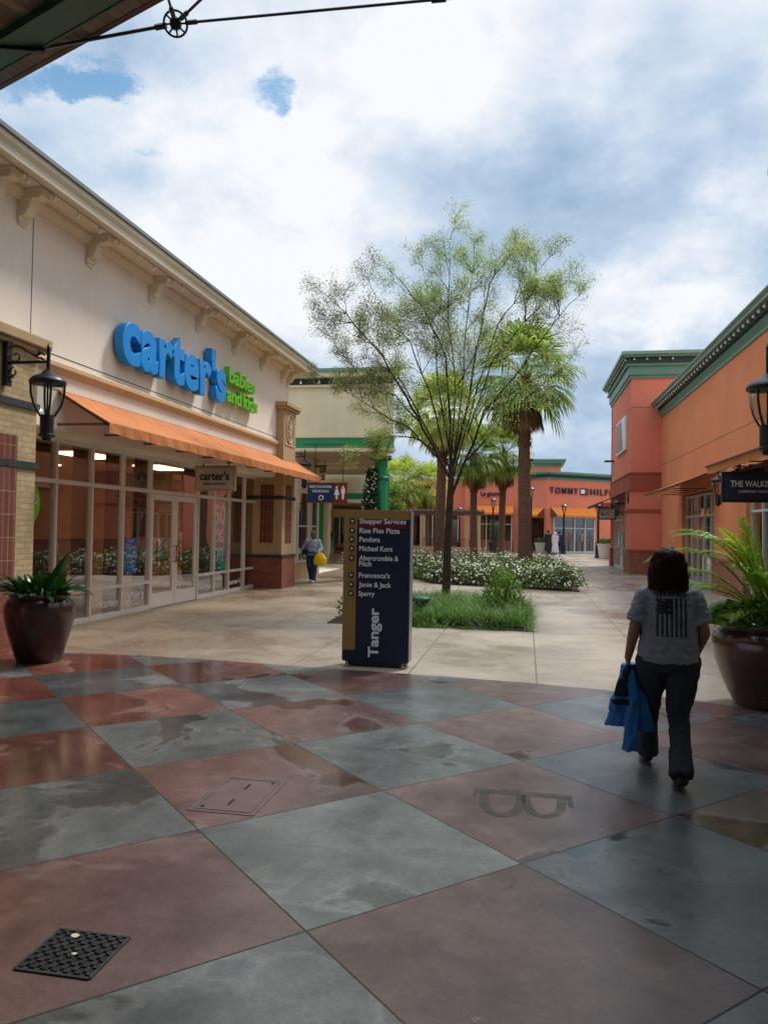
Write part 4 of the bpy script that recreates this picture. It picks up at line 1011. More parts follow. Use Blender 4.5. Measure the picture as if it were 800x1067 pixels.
# picture panel on the tower
t=thing('wall_panel','framed white picture panel high on the coral tower side','wall panel',(0,0,0))
mb=MB(); mb.box(tx-.09,tx-.003,33.9,37.2,5.25,6.75); mb.build('panel',M['white_paint'],t,bevel=.01)
mb=MB(); mb.box(tx-.10,tx-.091,35.3,37.05,5.35,6.65); mb.extr([(tx-.10,34.6,5.35),(tx-.10,35.25,5.35),(tx-.10,35.25,6.65)],(.009,0,0)); mb.build('dark_print',M['sign_red'],t)
mb=MB(); mb.box(tx-.45,tx,38.6,39.0,5.15,5.22); tag(mb.build('wall_floodlight',M['dark_metal']),'small dark floodlight bracket on the far edge of the tower','light')
string_light('string_lights','string of bulbs along the dark frieze of the orange building',[(XM-.25,8,6.878),(XM-.25,32.6,6.878)],.42,.13,size=.042)
string_light('string_lights','string of bulbs around the tower cornice',[(tx-.27,ty1,8.875),(tx-.27,ty0-.27,8.875),(XM+.4,ty0-.27,8.875)],.5,.12,size=.045)
awning('awning','far orange awning beside the coral tower over a shop window',23.2,28.7,XM,3.60,4.2,3.10,2.90,M['awning'],M['awning_under'])
t=awning('awning','near orange awning above the black shop sign at right',13.2,18.6,XM,3.75,4.08,3.27,3.06,M['awning'],M['awning_under'])
awning('awning','dark brown awning over the shop door of the coral tower',34.2,40.3,tx,3.45,3.1,2.98,2.86,M['awning_under'],M['dark_metal'])
# trellis under near awning
t=thing('trellis_canopy','dark timber slatted trellis hung below the near right awning','trellis',(0,0,0))
mb=MB()
for z in (2.72,2.80,2.88,2.96,3.04): mb.box(4.35,5.38,18.32,18.36,z,z+.03)
for x in (4.38,4.62,4.86,5.10,5.34): mb.box(x,x+.04,18.30,18.34,2.70,3.12)
for y in (14.2,15.2,16.2,17.2): mb.box(4.35,5.38,y,y+.05,3.02,3.10)
for x in (4.4,4.9): mb.box(x,x+.05,13.6,18.3,3.02,3.08)
mb.build('slats',M['wood_dark'],t)
# black shop sign
t=thing('blade_sign','black hanging shop sign with white lettering at the right edge','sign',(0,0,0)); YB=16.8
mb=MB(); mb.box(3.98,5.25,YB,YB+.10,2.36,3.0); mb.build('sign_box',M['dark_metal'],t,bevel=.01)
mb=MB(); mb.box(4.05,5.18,YB-.006,YB-.001,2.43,2.93); mb.build('sign_face',M['navy'],t)
text('lettering','THE WALKING CO',(4.15,YB-.016,2.68),(1,0,0),(0,0,1),.98*1.15,.13,.008,M['white_text'],t,.012)
text('lettering','COMFORT FOOTWEAR',(4.3,YB-.016,2.56),(1,0,0),(0,0,1),.78,.05,.006,M['white_text'],t)
mb=MB(); mb.tube([(4.3,YB+.05,3.0),(4.3,YB+.05,3.2)],.012,5); mb.tube([(5.0,YB+.05,3.0),(5.0,YB+.05,3.2)],.012,5); mb.build('hanger',M['dark_metal'],t)
dup(W1,(XM-.0,20.9,3.30),R(180),'black wall lantern on the orange pier behind the palm fronds',scale=.86)
dup(W1,(tx-.0,33.1,3.12),R(180),'black wall lantern on the coral tower right of the swoosh sign',scale=.74)
# swoosh sign
t=thing('blade_sign','white blade sign with a red swoosh hanging by the coral tower','sign',(0,0,0)); YN=36.9
mb=MB(); mb.box(3.30,4.12,YN,YN+.12,2.28,2.86); mb.build('sign_box',M['dark_metal'],t,bevel=.01)
mb=MB(); mb.box(3.36,4.06,YN-.006,YN-.001,2.34,2.80); mb.build('sign_face',M['white_paint'],t)
sw=[(-.26,.03),(-.28,-.03),(-.27,-.08),(-.22,-.105),(-.14,-.09),(.28,.10),(-.10,-.03),(-.17,-.04),(-.21,-.02),(-.22,.02),(-.20,.07)]
mb=MB(); mb.extr([(3.71+a,YN-.016,2.57+c) for a,c in sw],(0,.008,0)); mb.build('swoosh',plain('swoosh_red',(.62,.06,.02),.5,.02),t)
mb=MB(); mb.tube([(3.5,YN+.06,2.86),(3.5,YN+.06,3.1)],.012,5); mb.tube([(4.0,YN+.06,2.86),(4.0,YN+.06,3.3)],.012,5); mb.build('hanger',M['dark_metal'],t)
# near right building (just out of frame; its eave corner and lantern show)
b=thing('near_right_building','cream eave corner and brick pier of the building at the far right edge','building',(0,0,0))
mb=MB(); mb.box(3.45,3.8,-6,10.0,0,6.1); mb.build('wall',M['stucco_tan'],b)
mb=MB(); mb.box(3.0,3.45,5,9.0,0,3.9); mb.build('brick_pier',M['brick_yellow'],b)
mb=MB(); mb.box(2.98,3.9,-6,10.15,6.10,6.22); mb.build('fascia',M['trim_cream'],b)
mb=MB(); mb.box(2.93,4.0,-6,10.2,6.22,6.30); mb.build('roof_coping',M['coping'],b)
dup(W1,(3.0,8.4,3.46),R(180),'black wall lantern partly cut off at the right edge',scale=.92)

# ================================================================ FAR CORAL BUILDINGS
b=thing('far_shop_building','coral shop building with green cornice facing down the street','building',(1.6,60,0),0)
ang=math.atan2(8,8.4); 
b.rotation_euler=(0,0,0)
# front wall direction
A=V((0,0)); D=V((8.4,6.2)).normalized(); Nn=V((D.y,-D.x))   # outward (towards viewer)
def fp(s,o,z): p=A+D*s+Nn*o; return (p.x,p.y,z)
def fbox(mb,s0,s1,o0,o1,z0,z1):
    mb.extr([fp(s0,o0,z0),fp(s1,o0,z0),fp(s1,o1,z0),fp(s0,o1,z0)],(0,0,z1-z0))
mb=MB(); fbox(mb,-.02,14,-.3,0,0,6.2); mb.extr([(0,0,0),(-1.5,1.2,0),(-1.5,6,0),(0,6,0)],(0,0,6.2)); mb.build('wall',M['coral_far'],b)
for za,zb,p,mm in ((5.72,5.86,.06,'cornice_green'),(5.86,6.1,.10,'cornice_dark'),(6.1,6.22,.35,'cornice_green'),(6.22,6.32,.42,'copper')):
    mb=MB(); fbox(mb,-.1,14,-.3,p,za,zb); mb.extr([(0,-p,za),(-1.5-p,1.2-p,za),(-1.5-p,6,za),(0,6,za)],(0,0,zb-za-.001)); mb.build('cornice',M[mm],b)
mb=MB(); mb.box(-1.5,1.1,3.2,7,6.2,7.0); mb.build('raised_block',M['coral_far'],b)
for za,zb,p,mm in ((6.95,7.2,.08,'cornice_green'),(7.2,7.42,.3,'cornice_green'),(7.42,7.55,.42,'copper')):
    mb=MB(); mb.box(-1.5-p,1.1+p,3.2-p,7+p,za,zb-.001); mb.build('cornice',M[mm],b)
mb=MB(); fbox(mb,-.03,14,0,.05,0,.9); mb.build('brick_base',M['brick_coral'],b)
mb=MB(); fbox(mb,.6,4.6,.0,.04,.02,2.75); mb.build('shop_back',M['dark_inside'],b)
mb=MB()
for s in (.5,1.45,2.5,3.55,4.5): fbox(mb,s,s+.12,.05,.14,.0,2.8)
fbox(mb,.62,4.5,.06,.13,0,.15); fbox(mb,.62,4.5,.06,.13,1.9,1.98); fbox(mb,.5,4.62,.05,.14,2.8,2.92)
mb.build('shopfront_frame',M['alu_white'],b)
for s in (.62,1.57,2.62,3.67):
    mb=MB(); fbox(mb,s,s+.85,.08,.09,.15,1.9); fbox(mb,s,s+.85,.08,.09,1.98,2.8); mb.build('window_pane',M['glass_dark'],b)
mb=MB(); mb.extr([(-.25,.15,.1),(-1.2,.91,.1),(-1.2,.95,.1),(-.25,.2,.1)],(0,0,2.6)); mb.build('window_pane',M['glass_dark'],b)
def farawn(name,label,p0,p1,out,z0,z1,zv,mat):
    t=thing(name,label,'awning',(0,0,0)); p0=V(p0);p1=V(p1);o=V(out)
    mb=MB(); mb.add([(*p0,z0),(*p1,z0),(*(p1+o),z1),(*(p0+o),z1),(*(p1+o),zv),(*(p0+o),zv)],[(0,1,2,3),(3,2,4,5)]); f=mb.build('fabric',mat,t,fix=False); s=f.modifiers.new('s','SOLIDIFY'); s.thickness=.02
    mb=MB()
    for p in (p0,p1): mb.add([(*p,z0),(*(p+o),z1),(*(p+o),zv),(*p,zv)],[(0,1,2,3)])
    mb.build('end_panel',M['awning_under'],t,fix=False)
    return t
O2=V((1.6,60))
farawn('awning','bright orange awning over the lit far shopfront',O2+D*.3,O2+D*4.8,Nn*.8,3.55,2.95,2.8,M['awning_bright'])
farawn('awning','small orange awning on the angled corner of the far coral building',O2+V((-.25,.12)),O2+V((-1.3,.95)),(-.5,-.6),3.5,2.95,2.8,M['awning_bright'])
# sign
t=thing('wall_sign','dark spaced capital letters with a small flag emblem on the far coral wall','sign',(1.6,60,0))
rr=(D.x,D.y,0)
text('lettering','TOMMY',fp(.15,.06,4.62),rr,(0,0,1),2.75,.50,.06,M['navy_text'],t,.015,spacing=1.35)
text('lettering','HILFIGER',fp(4.15,.06,4.62),rr,(0,0,1),4.0,.50,.06,M['navy_text'],t,.015,spacing=1.3)
mb=MB(); fbox(mb,3.15,3.95,.06,.10,4.60,5.12); mb.build('flag_border',M['navy_text'],t)
mb=MB(); fbox(mb,3.17,3.55,.101,.115,4.70,5.02); mb.build('flag_white',M['white_text'],t)
mb=MB(); fbox(mb,3.55,3.93,.101,.115,4.70,5.02); mb.build('flag_red',M['sign_brown'],t)
# far left coral building with script sign
b=thing('far_coral_building','long coral building behind the palms with low canopy and green trim','building',(0,0,0))
mb=MB(); mb.box(-4.9,.09,62.0,62.4,0,6.6); mb.box(-9.8,-4.9,62.5,62.9,0,5.9); mb.box(-16,-9.8,61.5,62.0,0,4.6); mb.build('wall',M['coral_far'],b)
mb=MB(); mb.box(-5.1,.09,61.7,62.4,6.6,6.85); mb.box(-7.6,-4.95,62.1,63,6.1,6.7); mb.box(-16.1,-9.9,61.2,62,4.6,4.8); mb.box(-3.4,-2.2,61.6,62,7,7.4); mb.build('cornice',M['cornice_green'],b)
mb=MB(); mb.box(-4.8,-1.0,61.85,61.99,0,.9); mb.build('brick_base',M['brick_coral'],b)
mb=MB(); mb.box(-4.2,-1.2,61.9,61.95,.1,2.9); mb.box(-9.6,-5.4,62.3,62.4,.4,2.9); mb.box(-15,-10.2,61.3,61.4,.2,2.6); mb.build('window_pane',M['glass_dark'],b)
mb=MB()
for x in (-4.25,-3.2,-2.2,-1.2): mb.box(x,x+.09,61.82,61.89,0,3.0)
mb.box(-4.16,-1.2,61.83,61.88,2.15,2.22); mb.box(-4.16,-1.2,61.83,61.88,2.92,3.0)
for x in (-9.6,-8.6,-7.6,-6.6,-5.5): mb.box(x,x+.09,62.2,62.29,.3,3.0)
for x in (-15,-14,-13,-12,-11,-10.2): mb.box(x,x+.09,61.2,61.29,.2,2.7)
mb.build('shopfront_frame',M['alu_white'],b)
farawn('awning','orange awning below the script sign on the coral wall',(-4.4,61.85),(-1.0,61.85),(0,-.9),3.65,3.1,2.95,M['awning_bright'])
t=thing('wall_sign','small dark lowercase lettering on the coral wall between the palms','sign',(0,0,0))
text('lettering','Le gourmet',(-3.65,61.93,4.35),(1,0,0),(0,0,1),2.0,.5,.05,M['navy_text'],t,.03)
mb=MB(); mb.box(-.62,-.12,61.5,61.6,1.2,2.0); mb.build('x',M['white_paint']); o=bpy.data.objects['x']; o.name='wall_poster'; tag(o,'small white framed poster on the far coral wall between palm trunks','poster')
# pergola with low wall
t=thing('pergola','timber pergola on tan posts above a low stone wall','pergola',(0,0,0))
for x in (-7.9,-7.0,-5.4,-4.0,-3.2):
    mb=MB(); mb.box(x-.14,x+.14,52.0,52.28,0,2.7); mb.box(x-.2,x+.2,51.94,52.34,0,.5); mb.build('post',M['stone_tan'],t)
mb=MB(); mb.box(-8.6,-2.9,51.98,52.1,2.7,2.95); mb.box(-8.6,-2.9,54.0,54.12,2.7,2.95)
for i in range(20): mb.box(-8.5+.29*i,-8.43+.29*i,51.5,54.6,2.951,3.07)
mb.build('rafters',M['wood_dark'],t)
mb=MB(); mb.box(-8.8,-3.0,51.4,51.75,0,.5); mb.build('seat_wall',M['stone_low'],t)
mb=MB()
for i in range(24): mb.bar((-6.9+.12*i,51.9,.5),(-6.9+.12*i,51.9,1.05),.02,.02)
mb.bar((-6.95,51.9,1.06),(-4.05,51.9,1.06),.05,.03); mb.build('railing',M['dark_metal'],t)

b=thing('rear_right_building','coral wall continuing behind the corner tower towards the far shops','building',(0,0,0))
mb=MB(); mb.box(7.3,7.6,40.2,57,0,6.2); mb.build('wall',M['coral_wall'],b)
mb=MB(); mb.box(7.1,7.6,40.2,57,6.2,6.5); mb.build('cornice',M['cornice_green'],b)
# lamp posts
def lamp_post(label,x,y,h,r,two=False,group=None):
    t=thing('lamp_post',label,'lamp post',(x,y,0),0,group)
    mb=MB(); mb.lathe([(r*2.6,0),(r*2.6,.12),(r*2.1,.2),(r*1.9,.7),(r*1.3,.85),(r,1.0),(r*.9,h-.9),(r*1.4,h-.86),(r*1.4,h-.8),(r*.8,h-.76),(r*.8,h-.70)],(0,0,0),14); mb.build('pole',M['dark_metal'],t)
    mb=MB(); mb.lathe([(.09,h-.70),(.17,h-.36),(.19,h-.20)],(0,0,0),14); mb.build('globe',M['lamp_glass'],t,fix=False)
    mb=MB()
    for k in range(4):
        a=k*math.pi/2+.6; mb.tube([(.09*math.cos(a),.09*math.sin(a),h-.72),(.2*math.cos(a),.2*math.sin(a),h-.2)],.013,5)
    mb.lathe([(.25,h-.2),(.24,h-.14),(.12,h-.06),(.04,h),(.0,h+.08)],(0,0,0),14); mb.build('hood',M['dark_metal'],t)
    return t
lamp_post('thick black lamp post standing right beside the big palm trunk',.05,33.6,4.95,.13)
lamp_post('slim dark lamp post in front of the lit far shopfront',2.78,58.4,3.75,.07)
lamp_post('slim dark lamp post beside the white planter near the coral tower',4.62,51.4,3.55,.08)
lamp_post('dark lamp post half hidden behind the big palm',.36,57.5,4.95,.07)
lamp_post('far lamp post between two palm trunks',-2.42,57,4.1,.07)
lamp_post('far lamp post behind the pergola beside the elm trunk',-4.95,57.5,3.4,.07)

# ================================================================ planters
def planter(label,x,y,r0,r1,h,mat,leaf,lh,ln=160,group=None):
    t=thing('planter',label,'planter',(x,y,0),0,group)
    mb=MB(); mb.lathe([(0,0),(r0,0),(r0*1.05,.05),(r1,h-.08),(r1*1.08,h-.07),(r1*1.08,h),(r1*.9,h),(r1*.88,h-.06),(0,h-.06)],(0,0,0),20); mb.build('pot',mat,t,smooth=False)
    mb=MB()
    for i in range(ln):
        a=rnd(0,6.28); q=r1*.85*math.sqrt(random.random()); p=V((q*math.cos(a),q*math.sin(a),h-.05+lh*random.random()*.6))
        leafq(mb,p,(rdir()+V((0,0,.8))),rdir(),rnd(.12,.26),rnd(.05,.10))
    mb.build('foliage',M[leaf],t,fix=False); return t
planter('white tapered planter of green foliage near the coral tower',4.92,50.4,.30,.42,.95,M['planter_white'],'ground_leaf',.5)
planter('white planter with yellow green foliage in front of the far shops',1.15,59.2,.36,.50,.80,M['planter_white'],'ground_leaf',.5)
planter('dark pot holding a tall blue green shrub in front of the far shops',-2.30,57.6,.32,.45,.8,plain('dark_pot',(.03,.035,.045),.4),'blue_green_leaf',2.6,420)
planter('white planter in the arcade walkway beyond the walking woman',-12.0,44.6,.24,.36,.95,M['planter_white'],'ground_leaf',.7)
planter('white planter further along the arcade walkway',-12.9,49.5,.24,.36,.95,M['planter_white'],'ground_leaf',.7)
o=MB(); o.box(1.75,2.15,58.95,59.2,0,.95); tag(o.build('litter_bin',M['dark_metal'],bevel=.03),'dark square litter bin beside the far white planter','bin')
# ================================================================ BEDS
bed1=[(-3.45,13.12),(.10,13.08),(.14,16.9),(-.5,17.7),(-3.6,17.8)]
bed2=[(-2.85,23.6),(1.52,22.05),(1.7,37.5),(-7.5,38.5),(-7.5,31),(-4.35,27.3)]
for nm,p in (('planting_bed_soil',bed1),('planting_bed_soil',bed2)):
    mb=MB(); mb.prism(p,-.05,.014); tag(mb.build(nm,M['soil']),kind='structure')
def inpoly(x,y,P):
    c=False; j=len(P)-1
    for i in range(len(P)):
        if (P[i][1]>y)!=(P[j][1]>y) and x<(P[j][0]-P[i][0])*(y-P[i][1])/(P[j][1]-P[i][1])+P[i][0]: c=not c
        j=i
    return c
def rpt(P):
    xs=[p[0] for p in P]; ys=[p[1] for p in P]
    while 1:
        x,y=rnd(min(xs),max(xs)),rnd(min(ys),max(ys))
        if inpoly(x,y,P): return x,y
# front bed grass
mb=MB()
gp=[(-2.7,13.3),(0.02,13.25),(.06,16.5),(-.5,17.3),(-2.9,17.6)]
for i in range(1500):
    x,y=rpt(gp)
    if (x+1.9)**2+(y-14.3)**2<.14: continue
    hh=.55+.45*noise.noise(V((x*1.3,y*1.3,3)))
    if random.random()>.55+.6*noise.noise(V((x*2,y*2,0)))+.25: continue
    for k in range(11):
        a=rnd(0,6.28); d=V((math.cos(a)*.55,math.sin(a)*.55,rnd(.6,1.3)))
        blade(mb,V((x+rnd(-.07,.07),y+rnd(-.07,.07),.03)),d,rnd(.30,.60)*(.45+hh*.95),.012,rnd(.9,2.1),4)
for i in range(2600):
    x,y=rpt(gp); 
    leafq(mb,V((x,y,.04+rnd(0,.16))),rdir()+V((0,0,.5)),rdir(),rnd(.05,.11),.035)
for i in range(95):
    x,y=rpt(gp)
    if (x+1.9)**2+(y-14.3)**2<.3: continue
    hs=rnd(.42,.72)
    for q in range(34):
        a=rnd(0,6.28); blade(mb,V((x+rnd(-.08,.08),y+rnd(-.08,.08),.02)),V((math.cos(a)*.4,math.sin(a)*.4,1.0)),hs*rnd(.6,1.1),.013,rnd(.6,1.7),4)
for i in range(700):
    f=random.random(); k=random.random()
    x,y=(-2.7+2.8*f,13.12+rnd(-.05,.12)) if k<.6 else (.08+rnd(-.1,.05),13.1+3.8*f)
    if noise.noise(V((x*2.2,y*2.2,5)))<-.05: continue
    for q in range(7): blade(mb,V((x,y,.01)),V((rnd(-1,1),rnd(-1.3,.8),rnd(.5,1))),rnd(.12,.32),.011,1.8,3)
tag(mb.build('ground_cover_grass',M['grass_leaf'],fix=False),kind='stuff')
def shrub(name,label,x,y,r,h,leaf,n,ls,fl=0,group=None,lean=0):
    t=thing(name,label,'shrub',(x,y,.03),0,group); mb=MB(); st=MB()
    for k in range(10):
        a=rnd(0,6.28); e=V((math.cos(a)*r*.7,math.sin(a)*r*.7,h*rnd(.6,1))); st.tube([(0,0,0),e*.5+V((0,0,.05)),e],[.012,.008,.004],5)
    for k in range(n):
        d=rdir(); q=V((d.x*r,d.y*r,abs(d.z)*h))*(random.random()**.4)
        q.z=max(.03,q.z)
        leafq(mb,q,rdir()+V((d.x,d.y,.7)),rdir(),rnd(.6,1.2)*ls,ls*.4)
    st.build('stems',M['bark'],t); mb.build('foliage',M[leaf],t,fix=False)
    return t
shrub('shrub','taller yellow green shrub at the right end of the front grass bed',-.42,15.0,.42,.95,'grass_leaf',1100,.10)
shrub('shrub','thin leafy sprig growing behind the directory sign at left of the bed',-3.05,13.75,.40,.62,'grass_leaf',190,.12)
# flower shrubs: one mass of rose bushes
mb=MB(); fl=MB()
cl=[]
for i in range(420):
    x,y=rpt(bed2)
    if x>1.25 or y>37.5: continue
    cl.append((x,y,rnd(.32,.62),rnd(.36,.80)))
for i in range(26):
    f=i/25; x=-2.75+4.1*f; cl.append((x,23.95-1.45*f+rnd(0,.2),rnd(.32,.45),rnd(.45,.62)))
for i in range(14):
    f=i/13; cl.append((-4.1+1.4*f,27.2-3.3*f+rnd(.1,.3),rnd(.35,.45),rnd(.5,.75)))
for (x,y,r,h) in cl:
    dist=y
    n=int(330*max(.25,min(1,(34-y)/10)))
    for k in range(n):
        d=rdir(); s_=random.random()**.35; p=V((x+d.x*r*s_,y+d.y*r*s_,.06+abs(d.z)*h*s_+.04))
        leafq(mb,p,rdir()+V((d.x*.5,d.y*.5,.5)),rdir(),rnd(.05,.10),.035)
    nf=int(n*rnd(.04,.13)*(0.3 if noise.noise(V((x*.8,y*.8,1)))<-.15 else 1))
    for k in range(nf):
        d=rdir(); d.z=abs(d.z); p=V((x+d.x*r*1.03,y+d.y*r*1.03,.08+d.z*h*1.05)); s=rnd(.022,.042)
        nn=(d+rdir()*.5).normalized(); u=nn.orthogonal().normalized(); w=nn.cross(u)
        fl.add([p+u*s,p+u*.4*s+w*s,p-u*.7*s+w*.7*s,p-u*s-w*.2*s,p-u*.3*s-w*s,p+u*.8*s-w*.6*s],[(0,1,2,3,4,5)])
        if s>.035: fl.add([p+nn*.01+u*.5*s,p+nn*.035+w*.5*s,p+nn*.01-u*.5*s],[(0,1,2)])
tag(mb.build('flower_bush_mass',M['bush_leaf'],fix=False),kind='stuff')
tag(fl.build('white_blossom_mass',M['flower_white'],fix=False),kind='stuff')
mb=MB()
for i in range(2200):
    f=random.random(); x=-2.7+4.0*f; y=23.72-1.42*f+rnd(-.05,.22)
    blade(mb,V((x,y,.03)),V((rnd(-.6,.6),rnd(-.8,.3),1)),rnd(.08,.2),.012,1.2,2)
tag(mb.build('edging_grass',M['grass_leaf'],fix=False),kind='stuff')
# green dome
t=thing('bed_light','round dark green garden light with a slotted opening in the front grass bed','garden light',(-1.9,14.05,.03))
M['green_plastic']=plain('green_plastic',(.02,.10,.05),.45,.15,5)
mb=MB(); mb.lathe([(.155,0),(.16,.0),(.15,.20),(.14,.22),(.0,.22)],(0,0,0),24); mb.build('base',M['green_plastic'],t)
mb=MB(); mb.lathe([(.11,.221),(.11,.33)],(0,0,0),20); mb.build('lens',M['dark_metal'],t)
mb=MB()
for k in range(5): a=k*1.257+.3; mb.bar((.13*math.cos(a),.13*math.sin(a),.2),(.13*math.cos(a),.13*math.sin(a),.34),.04,.02)
mb.lathe([(.155,.33),(.165,.35),(.165,.385),(.14,.41),(.0,.43)],(0,0,0),24); mb.build('cap',M['green_plastic'],t,smooth=False)

# ================================================================ ELM
def elm():
    random.seed(21)
    t=thing('elm_tree','slender multi stemmed elm with airy pale green leaves in the front bed','tree',(-1.74,17,0)); t.scale=(.94,.94,.975)
    LM=[[(-1.66,2.87),(-2.33,4.06),(-2.72,4.77),(-3.29,5.66),(-4.0,6.6),(-4.5,7.2)],
    [(-1.7,2.3),(-1.3,3.33),(-.87,4.42),(-.25,5.13),(.4,5.99),(1.0,6.9)],
    [(-1.66,2.87),(-1.68,4.15),(-1.79,5.62),(-2.3,6.9),(-3.0,7.8)],
    [(-1.66,3.2),(-1.56,4.96),(-1.72,6.49),(-1.7,7.8),(-1.67,8.6)],
    [(-1.66,3.0),(-1.26,4.74),(-1.03,6.46),(-.84,7.8),(-.36,8.7)],
    [(-1.62,2.9),(-1.05,4.96),(-.6,6.45),(-.07,7.3),(.4,7.95)],
    [(-1.7,3.1),(-2.24,4.98),(-2.69,6.08),(-3.2,6.9),(-3.6,7.6)],
    [(-1.8,3.2),(-2.66,4.05),(-3.33,4.4),(-4.0,4.8),(-4.6,5.2)],
    [(-1.3,3.33),(-.61,4.1),(.21,4.9),(1.0,5.6)],
    [(-1.66,3.3),(-2.0,5.2),(-2.2,6.8),(-2.4,8.2)],
    [(-1.6,3.4),(-1.4,5.4),(-1.35,7.0),(-1.2,8.7)],
    [(-2.0,3.6),(-2.9,5.2),(-3.5,6.0),(-4.3,6.6)],
    [(-1.3,3.9),(-.7,5.6),(.0,6.5),(.7,7.3)],
    [(-1.9,3.5),(-2.6,3.9),(-3.3,3.95),(-4.0,3.7)],
    [(-2.4,4.2),(-3.1,4.9),(-3.9,5.3),(-4.7,6.2)]]
    wood=MB(); tips=[]
    base=V((0,0,0))
    wood.tube([(0,0,-.05),(.0,0,.25),(.02,0,1.3),(.06,0,2.3),(.08,0,2.9),(.08,.02,3.4)],[.13,.105,.092,.085,.07,.04],12)
    def branch(p,d,l,r,depth,up):
        seg=4; pts=[p.copy()]; rr=[r]; q=p.copy(); dd=d.normalized()
        for i in range(seg):
            dd=(dd+rdir()*.20+V((0,0,up))).normalized(); q=q+dd*l/seg; pts.append(q.copy()); rr.append(r*(1-.8*(i+1)/seg))
        wood.tube(pts,rr,5 if depth<2 else 3,cap=False)
        if depth>=3:
            tips.append((pts,l)); return
        nb=(6,7,6)[depth]
        for k in range(nb):
            f=rnd(.25,1); i=min(seg-1,int(f*seg)); pp=pts[i].lerp(pts[i+1],f*seg-i)
            ddd=(pts[i+1]-pts[i]).normalized()
            side=rdir(); side=(side-ddd*side.dot(ddd)).normalized()
            branch(pp,ddd*.75+side*rnd(.5,.9),l*rnd(.42,.62),max(.0035,r*.45),depth+1,.04)
        tips.append((pts[-2:],l*.3))
    for li,lm in enumerate(LM):
        ysp=rnd(-1,1)*1.15
        n=len(lm); pts=[]; L0=len(lm)
        for i,(x,z) in enumerate(lm):
            f=i/(n-1); z=z if z<6 else 6+(z-6)*.80; pts.append(V((x+1.74,ysp*f**1.1*.9+ .0,z)))
        r0=.038 if li in (0,1,2,4) else .022
        # resample smooth
        P=[]
        for i in range(n-1):
            for k in range(3):
                P.append(pts[i].lerp(pts[i+1],k/3)+rdir()*.025*(1 if i+k else 0))
        P.append(pts[-1]); m_=len(P)
        wood.tube(P,[r0*(1-.82*i/(m_-1)) for i in range(m_)],7,cap=False)
        tot=sum((b-a).length for a,b in zip(P,P[1:]))
        nb=11
        for k in range(nb):
            f=rnd(.28,1.0); i=min(m_-2,int(f*(m_-1))); pp=P[i]; ddd=(P[i+1]-P[i]).normalized()
            side=rdir(); side=(side-ddd*side.dot(ddd)).normalized()
            branch(pp,ddd*.7+side*rnd(.5,1.0),tot*rnd(.13,.24)*(1.2-.55*f),.010,1,.02)
        branch(P[-1],(P[-1]-P[-2]),.55,.008,1,-.02)
    mbs=wood.build('trunk',M['bark'],t,smooth=True,fix=False)
    lf=MB(); tw=MB()
    for pts,l in tips:
        c=pts[-1]; sparse = c.x<-1.55
        dens = noise.noise(c*.9+V((5,0,2)))
        if sparse: n=7 if dens<.1 else 9
        else: n= 11 if dens>.05 else 9
        if c.x<-1.0 and c.z<4.9 and c.x<-1.2: n=9
        if c.x>1.1 and c.z<6.9: n=int(n*.45)
        for k in range(n):
            f=rnd(0,1)*(len(pts)-1); i=min(len(pts)-2,int(f)); p=pts[i].lerp(pts[i+1],f-i)+rdir()*.13
            (tw if sparse and random.random()<.7 and c.z>4.9 else lf).add(*leaf4(p,rdir()+V((0,0,-.2)),rdir(),rnd(.028,.052),rnd(.016,.026)))
    lf.build('crown',M['elm_leaf'],t,fix=False); tw.build('crown_buds',M['elm_twig_leaf'],t,fix=False)
    print('elm tips',len(tips),'wood faces',len(wood.f),'leaves',len(lf.f)+len(tw.f))
def leaf4(p,d,n,l,w):
    d=d.normalized(); s=d.cross(n); s=s.normalized() if s.length>1e-5 else d.orthogonal().normalized()
    return [p,p+d*l*.5+s*w*.5,p+d*l,p+d*l*.5-s*w*.5],[(0,1,2,3)]
elm()

